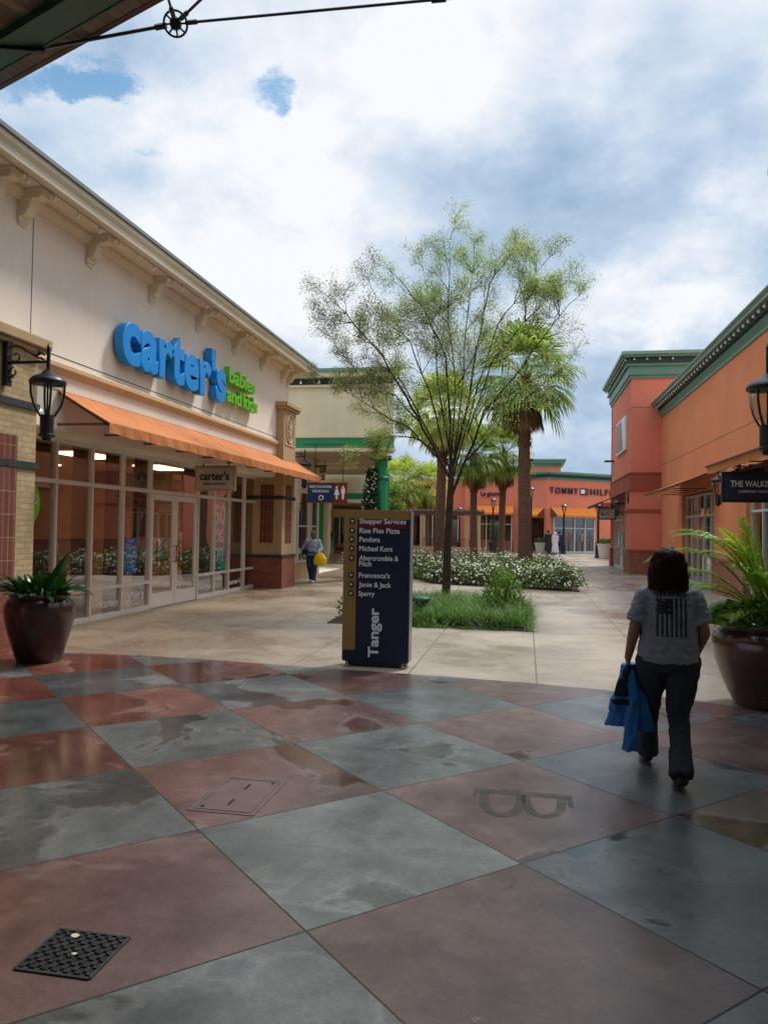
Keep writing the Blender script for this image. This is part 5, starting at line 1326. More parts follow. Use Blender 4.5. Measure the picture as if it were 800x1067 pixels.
# ================================================================ FAN PALMS
def fan_palm(label,x,y,h,r,seed,tr=.23,leaf='palm_leaf',skirt=True,nl=46,group='fan palms in the planting bed',rb=None):
    random.seed(seed)
    t=thing('fan_palm',label,'palm tree',(x,y,0),0,group)
    mb=MB(); pts=[];rr=[]
    for i in range(25):
        f=i/24; z=h*f; pts.append((.05*math.sin(f*2+seed)*h*.2,0,z)); rr.append(tr*(1.25-.35*f if f<.1 else 1.18-.2*f)*(1+.05*random.random()))
    mb.tube(pts,rr,14); mb.build('trunk',M['palm_bark'],t,smooth=True)
    top=V(pts[-1])
    # leaf boots on upper trunk
    mb=MB(); hb=h*.62
    nbt=int((h-hb)*42)
    for k in range(nbt):
        z=hb+(h-hb)*k/nbt; a=k*2.4; c,s=math.cos(a),math.sin(a); rx=tr*1.02; px_=V((top.x*z/h,0,z))
        u=V((-s,c,0)); o=V((c,s,0))
        p=px_+o*rx
        mb.add([p-u*.06,p+u*.06,p+u*.035+o*.10+V((0,0,.20)),p-u*.035+o*.10+V((0,0,.20)),p-u*.05+V((0,0,.12)),p+u*.05+V((0,0,.12))],[(0,1,2,3),(4,5,2,3)])
    mb.build('leaf_boots',M['palm_boot'],t,fix=False)
    lf=MB(); sk=MB()
    def fan(mbx,p0,d,Lp,Rf,nseg,droop,spread=1.45,curl=.5):
        d=d.normalized(); side=d.cross(V((0,0,1))); side=side.normalized() if side.length>.01 else V((1,0,0)); up=side.cross(d)
        p1=p0+d*Lp*.55; p2=p1+(d+V((0,0,-droop*.35))).normalized()*Lp*.45
        mbx.tube([p0,p1,p2],[.018,.014,.009],4,cap=False)
        dd=(p2-p1).normalized(); up=side.cross(dd)
        for k in range(nseg):
            a=(k/(nseg-1)*2-1)*spread
            e=(dd*math.cos(a)+side*math.sin(a)+up*.12*rnd(-1,1)*1).normalized()
            ln=Rf*(1-.30*abs(a/spread)**2)*rnd(.88,1.06)
            w=ln*.062; n_=e.cross(up); n_=n_.normalized() if n_.length>.01 else side
            q0=p2; q1=p2+e*ln*.5+V((0,0,-.05*droop)); q2=q1+(e+V((0,0,-droop*.75-.12))).normalized()*ln*.30; q3=q2+(e*.45+V((0,0,-1.0*curl-droop*.5))).normalized()*ln*.22
            mbx.add([q0,q1-n_*w*.5,q1+n_*w*.5,q2-n_*w*.38,q2+n_*w*.38,q3],[(0,1,2),(1,3,4,2),(3,5,4)])
    for k in range(nl):
        f=k/nl; a=k*2.39996+rnd(-.2,.2); el=R(82-118*f+rnd(-8,8))
        d=V((math.cos(a)*math.cos(el),math.sin(a)*math.cos(el),math.sin(el)))
        fan(lf,top+V((0,0,-.25*f)),d,r*.48*rnd(.9,1.1),r*.62*rnd(.9,1.1),24,.30+f*.9)
    for k in range(nl//2 if skirt else nl//4):
        a=rnd(0,6.28); el=R(rnd(-78,-55)); d=V((math.cos(a)*math.cos(el),math.sin(a)*math.cos(el),math.sin(el)))
        fan(sk,top+V((0,0,-.35-rnd(0,.2)))+V((math.cos(a),math.sin(a),0))*tr*.7,d,r*.32,r*.48,14,.9,.55)
    lf.build('crown',M[leaf],t,fix=False); sk.build('dead_frond_skirt',M['skirt'],t,fix=False)
    return t
fan_palm('big fan palm with reddish trunk and drooping crown right of the elm',-.05,33,8.3,2.6,3,.23,nl=44)
fan_palm('fan palm directly behind the elm with its crown among the elm branches',-4.2,38,7.6,2.3,5,.22,leaf='palm_leaf_y',nl=50)
fan_palm('fan palm with slim trunk just right of the elm trunk',-2.75,41,5.75,1.9,9,.17,nl=40)
fan_palm('fan palm with slim trunk left of the big palm trunk',-1.35,43,6.05,1.95,12,.17,nl=40)
fan_palm('short bushy palm at the left above the pergola',-9.3,57,5.2,2.3,31,.2,leaf='palm_leaf_y',nl=36,group=None)
fan_palm('short bushy palm above the pergola nearer the elm',-7.6,58.5,5.0,2.2,37,.2,leaf='palm_leaf_y',nl=36,group=None)
fan_palm('low bushy palm behind the green arcade column',-11.4,60,5.4,2.4,41,.2,leaf='palm_leaf_y',nl=36,group=None)
random.seed(77)
# broadleaf trees in the far left gap
def small_tree(label,x,y,h,r,n,leaf='far_leaf'):
    t=thing('small_tree',label,'tree',(x,y,0)); mb=MB(); mb.tube([(0,0,0),(.05,0,h*.35),(0,0,h*.6)],[.14,.11,.08],8)
    cs=[]
    for k in range(12):
        d=rdir(); c=V((d.x*r*.6,d.y*r*.6,h*.72+d.z*r*.4)); cs.append(c); mb.tube([(0,0,h*.45),c*.6+V((0,0,h*.25)),c],[.06,.03,.01],5)
    mb.build('trunk',M['bark'],t)
    lf=MB()
    for k in range(n):
        c=random.choice(cs); d=rdir(); q=c+d*r*.42*(random.random()**.5); q.z=c.z+(q.z-c.z)*.75
        leafq(lf,q,rdir()+V((0,0,-.2)),rdir(),rnd(.12,.24),.10)
    lf.build('crown',M[leaf],t,fix=False)
small_tree('yellow green small tree between the arcade column and the pergola',-10.0,54,5.4,1.9,2600)
small_tree('green small tree at the far end of the arcade walkway',-17.5,70,4.4,2.0,1500)
# climbing plant in front of the green column
t=thing('climbing_plant','dark climbing vine with tiny white flowers in front of the green column','climbing plant',(-5.15,24.7,0))
mb=MB(); mb.lathe([(.3,0),(.34,.5),(.36,.55),(.0,.5)],(0,0,0),16); mb.build('pot',M['stone_tan'],t)
mb=MB(); mb.tube([(0,0,.4),(.05,0,1.6),(.0,0,3.3)],[.03,.02,.01],6)
for k in range(8): a=k*.8; mb.tube([(.28*math.cos(a),.28*math.sin(a),.5),(.05,0,2.0+.1*k)],.01,4)
mb.build('stem',M['bark'],t)
lf=MB(); fl=MB()
for k in range(3800):
    z=random.random()**.8*3.2+.45; rr=.42*(1-.62*max(0,(z-1.6)/2.1)) if z>1.6 else .44
    a=rnd(0,6.28); q=rr*math.sqrt(random.random())*(1+.3*noise.noise(V((a,z*2,0)))); p=V((q*math.cos(a)+.04*(z-1),q*math.sin(a),z))
    leafq(lf,p,rdir(),rdir(),rnd(.05,.11),.05)
    if k%26==0:
        p=p+V((0,-.12,0)); s=.028; fl.add([p+V((s,0,0)),p+V((0,0,s)),p-V((s,0,0)),p-V((0,0,s))],[(0,1,2,3)])
lf.build('foliage',M['ivy_leaf'],t,fix=False); fl.build('blossoms',M['flower_white'],t,fix=False)
# trailing yellow-green twigs left of vine
shrub_=None

# ================================================================ URNS
def urn(label,x,y,h,rmax,mat):
    t=thing('urn_planter',label,'urn planter',(x,y,.006))
    s=h; pr_=[(0,0),(rmax*.60,0),(rmax*.62,.02*s),(rmax*.71,.14*s),(rmax*.81,.30*s),(rmax*.90,.46*s),(rmax*.965,.61*s),(rmax,.74*s),(rmax*.985,.83*s),(rmax*.92,.90*s),(rmax*.84,.935*s),(rmax*.82,.95*s),(rmax*.86,.965*s),(rmax*.87,.985*s),(rmax*.85,1.0*s),(rmax*.78,1.0*s),(rmax*.76,.95*s),(0,.93*s)]
    # smooth profile
    q=[]
    for i in range(len(pr_)-1):
        for k in range(3): f=k/3; q.append((pr_[i][0]*(1-f)+pr_[i+1][0]*f,pr_[i][1]*(1-f)+pr_[i+1][1]*f))
    q.append(pr_[-1])
    mb=MB(); mb.lathe(q,(0,0,0),64); mb.build('urn',mat,t,smooth=True)
    mb=MB(); mb.lathe([(0,.955*s),(rmax*.76,.94*s)],(0,0,0),24); mb.build('soil',M['soil'],t)
    return t
t=urn('large dark brown glazed urn of glossy leaves by the left brick pier',-5.84,8.42,.82,.405,M['glaze'])
random.seed(5)
mb=MB()
def broad(mb,p,d,l,w,droop):
    d=d.normalized(); s=d.cross(V((0,0,1))); s=s.normalized() if s.length>.05 else V((1,0,0))
    s=(s+rdir()*.5).normalized(); q=V(p); dd=d.copy(); vs=[]; n=6
    wd=[.12,.12,.75,1.0,.85,.5,.02]
    for i in range(n+1):
        nn=s.cross(dd).normalized(); vs+=[q-s*w*wd[i]*.5+nn*w*.12*wd[i],q.copy(),q+s*w*wd[i]*.5+nn*w*.12*wd[i]]
        dd=(dd+V((0,0,-droop/n))).normalized(); q=q+dd*l/n
    fs=[]
    for i in range(n):
        for k in range(2): fs.append((3*i+k,3*i+k+1,3*i+k+4,3*i+k+3))
    mb.add(vs,fs)
for i in range(90):
    a=rnd(0,6.28); q=.26*math.sqrt(random.random()); el=rnd(.35,1.45)
    broad(mb,V((q*math.cos(a),q*math.sin(a),.80)),V((math.cos(a)*math.cos(el),math.sin(a)*math.cos(el),math.sin(el))),rnd(.22,.42),rnd(.06,.11),rnd(.3,1.3))
broad(mb,V((.12,0,.80)),V((.35,0,1)),.62,.16,.5); broad(mb,V((.15,0,.80)),V((.9,0,.8)),.62,.13,1.3)
mb.build('foliage',M['lily_leaf'],t,fix=False)
t=urn('large oxblood glazed urn holding a feathery palm at the right edge',2.42,8.2,.80,.56,M['glaze_red'])
mb=MB()
random.seed(11)
for i in range(900):
    a=rnd(0,6.28); q=.50*math.sqrt(random.random()); z=.80+.22*random.random()*(1.15-q)
    leafq(mb,V((q*math.cos(a),q*math.sin(a),z)),rdir()+V((math.cos(a)*.5,math.sin(a)*.5,.4)),rdir(),rnd(.06,.13),rnd(.03,.06))
for i in range(40):
    a=rnd(2,4.4); p=V((.48*math.cos(a),.48*math.sin(a),.83)); leafq(mb,p,V((math.cos(a),math.sin(a),rnd(-.2,.4))),rdir(),rnd(.12,.26),.05)
mb.build('underplanting',M['ground_leaf'],t,fix=False)
fr=MB(); st=MB()
def frond(p0,az,el,L_,droop,nl=44,ll=.27):
    d=V((math.cos(az)*math.cos(el),math.sin(az)*math.cos(el),math.sin(el))); q=V(p0); dd=d.copy(); pts=[q.copy()]; n=14
    for i in range(n):
        dd=(dd+V((0,0,-droop/n*(.4+1.2*i/n)))).normalized(); q=q+dd*L_/n; pts.append(q.copy())
    st.tube(pts,[.010*(1-.8*i/n)+.002 for i in range(n+1)],5,cap=False)
    for k in range(nl):
        f=.30+.70*k/(nl-1); x=f*n; i=min(n-1,int(x)); p=pts[i].lerp(pts[i+1],x-i); t_=(pts[i+1]-pts[i]).normalized()
        side=t_.cross(V((0,0,1))); side=side.normalized() if side.length>.02 else V((1,0,0)); up=side.cross(t_)
        l=ll*(1-.55*abs(2*(f-.30)/.70-.75))*rnd(.9,1.1)
        for s in (-1,1):
            e=(t_*.85+side*s*.95+up*.16*rnd(-.2,1.2)).normalized()
            w=.014; e2=(e+V((0,0,-.55))).normalized(); a_=p+e*l*.55; b_=a_+e2*l*.45; w_=e.cross(up).normalized()*w*.5
            fr.add([p-w_*.5,p+w_*.5,a_+w_,a_-w_,b_],[(0,1,2,3),(3,2,4)])
B=V((-.02,0,.84))
for (az,el,l,dr) in ((176,64,1.42,2.2),(186,52,1.1,2.2),(182,72,1.0,1.5),(150,66,.95,1.4),(200,74,1.0,1.3),(170,44,1.0,1.6),(179,72,1.25,2.0),(167,58,1.15,2.1),(160,70,1.35,1.9),(130,80,1.0,.8),(60,78,1.05,.9),(20,66,1.1,1.5),(-10,60,1.15,1.8),(-60,70,.85,1.5),(240,66,.75,1.6),(175,40,.72,1.9),(95,60,1.0,1.6),(40,50,1.0,1.9),(-30,76,1.2,1.0),(165,82,1.05,.5),(10,84,1.25,.5),(210,34,.6,1.6)):
    frond(B+V((rnd(-.08,.08),rnd(-.08,.08),0)),R(az),R(el),l*1.05,dr)
st.build('stems',M['green_letter'] if False else M['areca_leaf'],t,fix=False); fr.build('palm_fronds',M['areca_leaf'],t,fix=False)

# ================================================================ DIRECTORY SIGN
t=thing('directory_sign','tall navy and tan directory sign with arrows and shop names on the plaza','directory sign',(-1.79,9.13,.006))
W=.81; hw=W/2; HH=1.915
mb=MB(); mb.box(-hw,hw,0,.24,.06,HH); mb.build('cabinet',M['navy'],t,bevel=.006)
mb=MB(); mb.box(hw+.0005,hw+.012,.01,.23,.07,HH-.01); mb.box(-hw-.012,-hw-.0005,.01,.23,.07,HH-.01); mb.build('side_strip',M['grey_metal'],t)
mb=MB(); mb.box(-hw+.03,hw-.03,.03,.21,0,.06)
mb.build('plinth',M['dark_metal'],t)
mb=MB()
for x in (-hw+.06,hw-.06): mb.lathe([(.035,0),(.035,.02),(.012,.03),(.012,.06)],(x,.0,0),12)
mb.build('levelling_foot',M['grey_metal'],t)
sw_=.155
mb=MB(); mb.box(-hw,-hw+sw_,-.006,-.0005,.20,HH-.003); mb.box(-hw+sw_,hw-.002,-.006,-.0005,HH-.115,HH-.003); mb.build('tan_panel',M['sign_tan'],t)
mb=MB(); mb.box(-hw+sw_+.005,hw-.045,-.005,-.0006,HH-.225,HH-.118); mb.build('red_header',M['sign_red'],t)
rows=[('Shopper Services',1.745,.575,1),('Rise Pies Pizza',1.63,.50,2),('Pandora',1.522,.255,3),('Michael Kors',1.41,.41,3),('Abercrombie &',1.295,.49,3),('Fitch',1.225,.155,0),('Francesca\'s',1.085,.385,3),('Janie & Jack',.97,.405,3),('Sperry',.86,.20,3)]
for s_,z,w,ar in rows:
    asc=.064
    h_=asc*(1.28 if any(c in s_ for c in 'pyJ') and s_!='Fitch' else 1)
    x=-hw+sw_+.035
    o=text('lettering',s_,(x,-.009,z-(h_-asc)),(1,0,0),(0,0,1),w,h_,.004,M['white_text'],t,.018)
    if ar:
        c=V((-hw+.095,-.006,z+.03))
        mb=MB(); mb.lathe([(.037,0),(.037,.003)],(0,0,0),20); mb.v=[(c.x+p[0],c.y-.001-p[2],c.z+p[1]) for p in mb.v]; dsc=mb.build('arrow_disc',M['black_text'],t)
        a={1:0,2:math.pi/2,3:math.pi}[ar]; sh=[(-.022,-.004),(.004,-.004),(-.006,-.014),(.001,-.020),(.022,0),(.001,.020),(-.006,.014),(.004,.004),(-.022,.004)]
        mb=MB(); mb.extr([(c.x+p*math.cos(a)-q*math.sin(a),c.y-.007,c.z+p*math.sin(a)+q*math.cos(a)) for p,q in sh],(0,.002,0)); mb.build('arrow',M['white_text'],dsc)
text('brand_lettering','Tanger',(.085,-.009,.12),(0,0,1),(-1,0,0),.60,.155*1.1,.004,M['white_text'],t,.03)
# ================================================================ PEOPLE
def hand(mb,w,d,palm_n,side,L_=.17,curl=.6,rad=.0088):
    """w wrist, d direction to the fingers, palm_n palm normal, side = thumb direction"""
    w=V(w); d=V(d).normalized(); n=V(palm_n); n=(n-d*n.dot(d)).normalized(); s=V(side); s=(s-d*s.dot(d)-n*s.dot(n)).normalized()
    pl=L_*.52
    mb.loft([(w,.026,.020),(w+d*pl*.3,.034,.017),(w+d*pl*.8,.040,.015),(w+d*pl,.037,.013)],12,ax=(s,n))
    for k,(o,lf) in enumerate(((.029,.42),(.010,.48),(-.010,.44),(-.029,.34))):
        p=w+d*pl*.85+s*o; a=curl*(.9+.12*k); ln=L_*lf; q=p; dd=d.copy(); pr=q
        rr=rad
        for j,fr in enumerate((.45,.3,.25)):
            ca,sa=math.cos(a*.75),math.sin(a*.75); dd2=(dd*ca+n*sa); nn=(n*ca-dd*sa)
            q2=q+dd2*ln*fr; mb.capsule(q,rr,q2,rr*.92,8); q=q2; dd=dd2; n_=nn; rr*=.93
            n=nn if False else n
    # thumb
    p=w+d*pl*.25+s*.026; d1=(d*.65+s*.75+n*.25).normalized(); d2=(d*.95+s*.25+n*.35).normalized()
    mb.capsule(p,.013,p+d1*.040,.0115,8); mb.capsule(p+d1*.040,.0115,p+d1*.040+d2*.032,.0095,8)

def person(label,loc,rz,J,mats,hair='long',voxel=.009,bulk=1.0,group=None,shoe='shoe_black',headturn=0,folds=.010,skirt=False):
    t=thing('person',label,'person',loc,rz,group)
    b=bulk
    # ---------- body: head, neck, torso core, arms, hands, legs
    mb=MB(); h=V(J['head'])
    mb.ell(h+V((0,-.008,.02)),.076,.092,.098); mb.ell(h+V((0,.018,-.035)),.060,.070,.075)
    mb.ell(h+V((0,.055,-.085)),.030,.028,.022)             # chin
    mb.ell(h+V((0,.098,-.012)),.013,.020,.020); mb.capsule(h+V((0,.088,.02)),.009,h+V((0,.104,-.012)),.012,8)   # nose
    for s in (-1,1):
        mb.ell(h+V((s*.078,-.005,-.002)),.010,.020,.030)     # ears
        mb.ell(h+V((s*.030,.077,.032)),.022,.012,.009)       # brow
        mb.ell(h+V((s*.042,.062,-.028)),.022,.018,.018)      # cheek
    mb.ell(h+V((0,.083,-.052)),.022,.010,.006); mb.ell(h+V((0,.082,-.063)),.019,.010,.006)  # lips
    nk=V(J['neck']); mb.capsule(nk+V((0,-.01,-.06)),.062*b**.5,h+V((0,-.012,-.07)),.052,12)
    mb.loft([(nk+V((0,-.01,.0)),.06,.055),(nk+V((0,-.01,-.05)),.13*b,.075),(nk+V((0,0,-.12)),.16*b,.09),(V(J['waist']),.13*b,.09),(V(J['pelvis']),.15*b,.1)],18)
    for s in 'lr':
        sh,el,wr=V(J[s+'sh']),V(J[s+'el']),V(J[s+'wr'])
        mb.capsule(sh,.050*b,el,.040*b**.8,12); mb.capsule(el,.041*b**.8,wr,.026,12)
        hd=V(J.get(s+'hd',wr+V((0,.02,-.1)))); sg=-1 if s=='l' else 1
        hand(mb,wr,hd-wr,J.get(s+'pn',(-sg,0,0)),J.get(s+'th',(0,1,0)),curl=J.get(s+'curl',.45))
        hp,kn,an=V(J[s+'hp']),V(J[s+'kn']),V(J[s+'an'])
        mb.capsule(hp,.075*b,kn,.052,12); mb.capsule(kn,.052,an,.036,12)
    skin(mb,'body',M[mats['skin']],t,voxel*.62,3)
    # eyes
    mb=MB()
    for s in (-1,1): mb.ell(h+V((s*.031,.080,.014)),.011,.007,.006,10)
    mb.build('eyes',M['black_text'],t,smooth=True)
    # ---------- trousers
    mb=MB(); pv=V(J['pelvis'])
    mb.loft([(pv+V((0,0,.10)),.155*b,.115*b),(pv+V((0,0,.02)),.172*b,.135*b),(pv+V((0,-.01,-.06)),.178*b,.140*b),(pv+V((0,0,-.12)),.165*b,.12*b)],20)
    for s in 'lr':
        hp,kn,an=V(J[s+'hp']),V(J[s+'kn']),V(J[s+'an']); fl=J.get('flare',.062)
        tb=J.get('thigh',1); mb.capsule(hp+V((0,0,-.02)),.100*b*tb,hp.lerp(kn,.5),.092*b**.8*tb,14); mb.capsule(hp.lerp(kn,.5),.092*b**.8*tb,kn,.073*b**.6*tb,14)
        mb.capsule(kn,.070*b**.6,kn.lerp(an,.6),.066,14)
        dn=(an-kn).normalized(); mb.tube([kn.lerp(an,.5),kn.lerp(an,.8),an+dn*.035],[.064,fl,fl+.006],14)
    skin(mb,'trousers',M[mats['trousers']],t,voxel,4,folds,.085,(3,1,2),(1.4,1.4,.55))
    # ---------- top
    mb=MB(); nk=V(J['neck'])
    rings=J.get('torso') or [(1.33,.085,.07,-.012),(1.305,.15,.085,-.01),(1.26,.185,.105,-.005),(1.16,.19,.12,0),(1.04,.172,.115,0),(.94,.178,.12,0),(.84,.19,.135,0)]
    zs=J.get('zs',1.0)
    mb.loft([(V((nk.x*(z/1.33),y,z*zs)),rx*b,ry*b) for z,rx,ry,y in rings],24)
    for s in 'lr':
        sh,el,wr=V(J[s+'sh']),V(J[s+'el']),V(J[s+'wr'])
        if J.get('sleeve','short')=='short':
            e=sh.lerp(el,.72); dn=(e-sh).normalized(); mb.capsule(sh+V((-.012 if s=='r' else .012,0,-.004)),.0635*b,sh.lerp(e,.5),.064*b,14); mb.tube([sh.lerp(e,.3),sh.lerp(e,.6),e],[.062*b,.064*b,.072*b],14)
        else:
            mb.capsule(sh,.066*b,el,.055*b,14); mb.capsule(el,.055*b,wr,.040,14)
    if skirt: mb.loft([(pv+V((0,0,.1)),.16*b,.12*b),(pv+V((0,0,-.3)),.22*b,.18*b),(V((pv.x,pv.y,.12)),.27*b,.24*b)],20)
    skin(mb,'shirt',M[mats['shirt']],t,voxel,3,folds*1.15,.10,(1,4,2),(.9,1,1.9))
    # ---------- shoes
    for s in 'lr':
        an=V(J[s+'an']); kn=V(J[s+'kn']); ft=V(J.get(s+'ft',(0,1,0))).normalized()
        pitch=J.get(s+'pt',0); f2=(ft*math.cos(pitch)+V((0,0,-math.sin(pitch)))).normalized(); sd=f2.cross(V((0,0,1))).normalized(); up=sd.cross(f2)
        hl=an-up*.055-f2*.055; mb=MB()
        mb.loft([(hl-f2*.012,.020,.018),(hl,.036,.034),(hl+f2*.08,.040,.042),(hl+f2*.15,.046,.032),(hl+f2*.21,.042,.024),(hl+f2*.245,.022,.014)],14,ax=(sd,up))
        mb.capsule(an+up*.01,.042,an-up*.03,.042,12)
        skin(mb,'shoe',M[shoe],t,.008 if voxel<.012 else voxel,3)
    # ---------- hair
    mb=MB()
    if hair=='long':
        mb.ell(h+V((0,-.012,.035)),.102,.112,.102); mb.ell(h+V((0,-.045,-.03)),.104,.085,.12); 
        for s in (-1,1):
            mb.ell(h+V((s*.075,-.02,-.055)),.050,.062,.10); mb.ell(h+V((s*.088,-.035,-.115)),.046,.05,.055)
        mb.ell(h+V((0,-.055,-.085)),.122,.062,.085)
        for k in range(34):
            a=rnd(-2.9,-.2); rr=.118; p=h+V((math.cos(a)*rr,math.sin(a)*.085-.03,rnd(-.14,.02))); mb.ell(p,.018,.018,rnd(.03,.05),8)
        o=skin(mb,'hair',M[mats['hair']],t,voxel*.8,5,.009,.045,(2,2,2),(1,1,.35))
        if voxel<.012:
            mb=MB()
            for k in range(1500):
                a=rnd(-3.3,.15); u=random.random(); r_=.118+.012*random.random(); z0=h.z+.10-.13*u
                sq=math.sqrt(max(.05,1-((z0-h.z-.02)/.11)**2)) if z0>h.z+.02 else 1
                p=V((h.x+math.cos(a)*r_*sq,h.y-.02+math.sin(a)*r_*.92*sq,z0)); pts=[p]; ph=rnd(0,6.28); fr=rnd(25,45); L_=rnd(.10,.22)
                for i in range(1,7):
                    q=p+V((math.cos(a)*.012*i/6,math.sin(a)*.008*i/6,-L_*i/6)); w_=.012*i/6+.003
                    q+=V((math.sin(ph+fr*L_*i/6)*w_*-math.sin(a),math.sin(ph+fr*L_*i/6)*w_*math.cos(a),0))+V((math.cos(a),math.sin(a),0))*math.cos(ph+fr*L_*i/6)*w_
                    if q.z<h.z-.10: q.x=h.x+(q.x-h.x)*.985
                    pts.append(q)
                if pts[-1].z<h.z-.205: continue
                mb.tube(pts,[.0022,.0024,.0024,.0022,.002,.0017,.0008],3,cap=False)
            ob2=mb.build('hair_strands',M[mats['hair']],t,smooth=True,fix=False)
            for oo in (o,ob2):
                for vv in oo.data.vertices: vv.co.x=h.x+(vv.co.x-h.x)*.92; vv.co.y=h.y+(vv.co.y-h.y)*.92
    else:
        mb.ell(h+V((0,-.022,.038)),.083,.092,.092); mb.ell(h+V((0,-.05,.0)),.078,.065,.085)
        if hair=='hood': mb.ell(h+V((0,-.02,-.05)),.10,.10,.12)
        skin(mb,'hair' if hair!='hood' else 'headscarf',M[mats['hair']],t,voxel*.8,2)
    return t
random.seed(3)
# woman walking away, right foreground
J=dict(head=(-.01,.0,1.462),neck=(0,-.005,1.335),waist=(0,0,1.02),pelvis=(0,.0,.86),
 lsh=(-.172,-.005,1.255),lel=(-.232,-.02,1.005),lwr=(-.262,.05,.805),lhd=(-.260,.07,.70),lpn=(1,0,0),lth=(0,1,0),lcurl=1.15,
 rsh=(.172,-.005,1.255),rel=(.232,-.015,1.005),rwr=(.205,.12,.835),rhd=(.185,.17,.745),rpn=(-1,0,0),rth=(0,1,.2),rcurl=.8,
 lhp=(-.105,.0,.82),lkn=(-.10,.19,.46),lan=(-.085,.33,.105),lpt=.10,
 rhp=(.105,.0,.82),rkn=(.075,.03,.455),ran=(.045,-.25,.115),rpt=.22,flare=.072,thigh=1.09,
 torso=[(1.335,.075,.065,-.012),(1.315,.115,.08,-.012),(1.285,.160,.095,-.01),(1.22,.182,.112,-.005),(1.12,.186,.125,0),(1.02,.182,.130,0),(.93,.190,.135,0),(.86,.198,.142,-.005),(.805,.200,.145,-.005)])
wm=person('woman with dark hair in a grey flag print T-shirt walking away with a jacket',(.985,5.6,.006),0,J,dict(skin='skin',hair='hair',shirt='tshirt',trousers='trouser'),'long',.0095,1.02,folds=.009)
# small phone-like black thing tucked at right hip is part of clothing: back pocket detail omitted
# jacket hanging from the left hand
t=thing('jacket','crumpled blue jacket with black lining hanging from the walking woman\'s left hand','jacket',(.728,5.66,0))
mb=MB()
def flat(ps,w0,w1,th):
    a=V(ps[0]);
    n=len(ps); mb.loft([(V(p),w0+(w1-w0)*i/(n-1),th) for i,p in enumerate(ps)],14)
flat([(.02,0,.77),(.00,0,.70),(-.03,0,.55),(-.04,0,.42),(-.05,0,.33)],.030,.105,.035)
flat([(.02,.02,.76),(.05,.02,.66),(.08,.02,.50),(.10,.02,.38),(.10,.02,.30)],.030,.075,.038)
flat([(.0,-.03,.73),(.02,-.04,.58),(.02,-.04,.40),(.01,-.03,.24),(.01,-.02,.16)],.035,.055,.030)
flat([(-.02,-.01,.60),(-.08,-.01,.50),(-.09,-.02,.44)],.05,.045,.035)
flat([(.0,.03,.76),(.0,.04,.6),(-.02,.04,.35)],.05,.10,.03)
skin(mb,'cloth',M['jacket'],t,.006,3,.013,.06,(5,5,1),(1,1,.30))
mb=MB(); flat([(.0,-.035,.765),(-.03,-.055,.70),(-.055,-.062,.62),(-.06,-.06,.55)],.02,.045,.016); flat([(-.06,-.05,.52),(-.05,-.055,.49)],.07,.06,.014)
skin(mb,'lining',M['jacket_lining'],t,.007,2,.008,.06,(2,5,1))

# woman walking towards the viewer in the arcade
J2=dict(head=(0,.0,1.475),neck=(0,0,1.345),waist=(0,0,1.02),pelvis=(0,0,.88),
 lsh=(-.175,0,1.27),lel=(-.27,.04,1.04),lwr=(-.22,.20,.93),lhd=(-.20,.27,.88),lpn=(1,0,0),lth=(0,0,1),lcurl=1.0,
 rsh=(.175,0,1.27),rel=(.30,-.04,1.06),rwr=(.37,.02,.88),rhd=(.39,.06,.80),rpn=(-1,0,0),rth=(0,1,0),
 lhp=(-.09,0,.84),lkn=(-.09,.10,.48),lan=(-.09,.18,.10),rhp=(.09,0,.84),rkn=(.09,.05,.47),ran=(.10,-.18,.13),rpt=.3,sleeve='long')
person('woman in pale blue top walking towards us under the arcade with a yellow bag',(-6.42,22.6,0),R(180),J2,dict(skin='skin_dark',hair='hair_grey',shirt='shirt_blue',trousers='cloth_navy'),'short',.013,1.12,shoe='shoe_white')
t=thing('shopping_bag','bright yellow plastic shopping bag carried by the woman in the arcade','bag',(-6.12,22.32,0))
mb=MB(); mb.loft([((0,0,.56),.17,.08),((0,0,.60),.20,.10),((.01,0,.74),.20,.10),((0,0,.86),.13,.06),((0,.01,.93),.05,.03)],16)
skin(mb,'bag_body',M['yellow_bag'],t,.014,2,.014,.12)
mb=MB(); mb.tube([(-.04,0,.88),(-.05,.0,.97),(0,.03,1.0),(.05,0,.97),(.04,0,.88)],.010,6); mb.build('handle',M['yellow_bag'],t)
t=thing('handbag','small black crossbody bag at the hip of the woman in the arcade','handbag',(-6.62,22.42,0))
mb=MB(); mb.box(-.09,.09,-.04,.04,.86,1.02); mb.build('bag_body',M['cloth_black'],t,bevel=.02)
mb=MB(); mb.tube([(-.02,-.02,1.02),(.12,-.02,1.2),(.30,.03,1.36)],.012,5); mb.build('strap',M['cloth_black'],t)
# far figures
JS=dict(head=(0,.0,1.53),neck=(0,0,1.40),waist=(0,0,1.06),pelvis=(0,0,.92),
 lsh=(-.19,0,1.33),lel=(-.22,.02,1.06),lwr=(-.20,.08,.84),rsh=(.19,0,1.33),rel=(.22,.02,1.06),rwr=(.20,.08,.84),
 lhp=(-.09,0,.88),lkn=(-.09,.04,.49),lan=(-.09,.02,.09),rhp=(.09,0,.88),rkn=(.10,.04,.49),ran=(.10,.0,.09),sleeve='long',zs=1.04)
def far(label,x,y,rz,s,mats,hair='short',skirt=False):
    o=person(label,(x,y,0),R(rz),JS,mats,hair,.022,1.0,skirt=skirt,folds=0); o.scale=(s,)*3; return o
far('distant person in black clothes standing before the far shops beside a white planter',1.62,58.0,20,1.08,dict(skin='skin',hair='hair',shirt='cloth_black',trousers='cloth_black'),skirt=True)
far('distant person in long pale pink clothes and scarf before the far shops',2.12,57.5,10,1.0,dict(skin='skin',hair='cloth_white',shirt='cloth_white',trousers='cloth_white'),'hood',True)
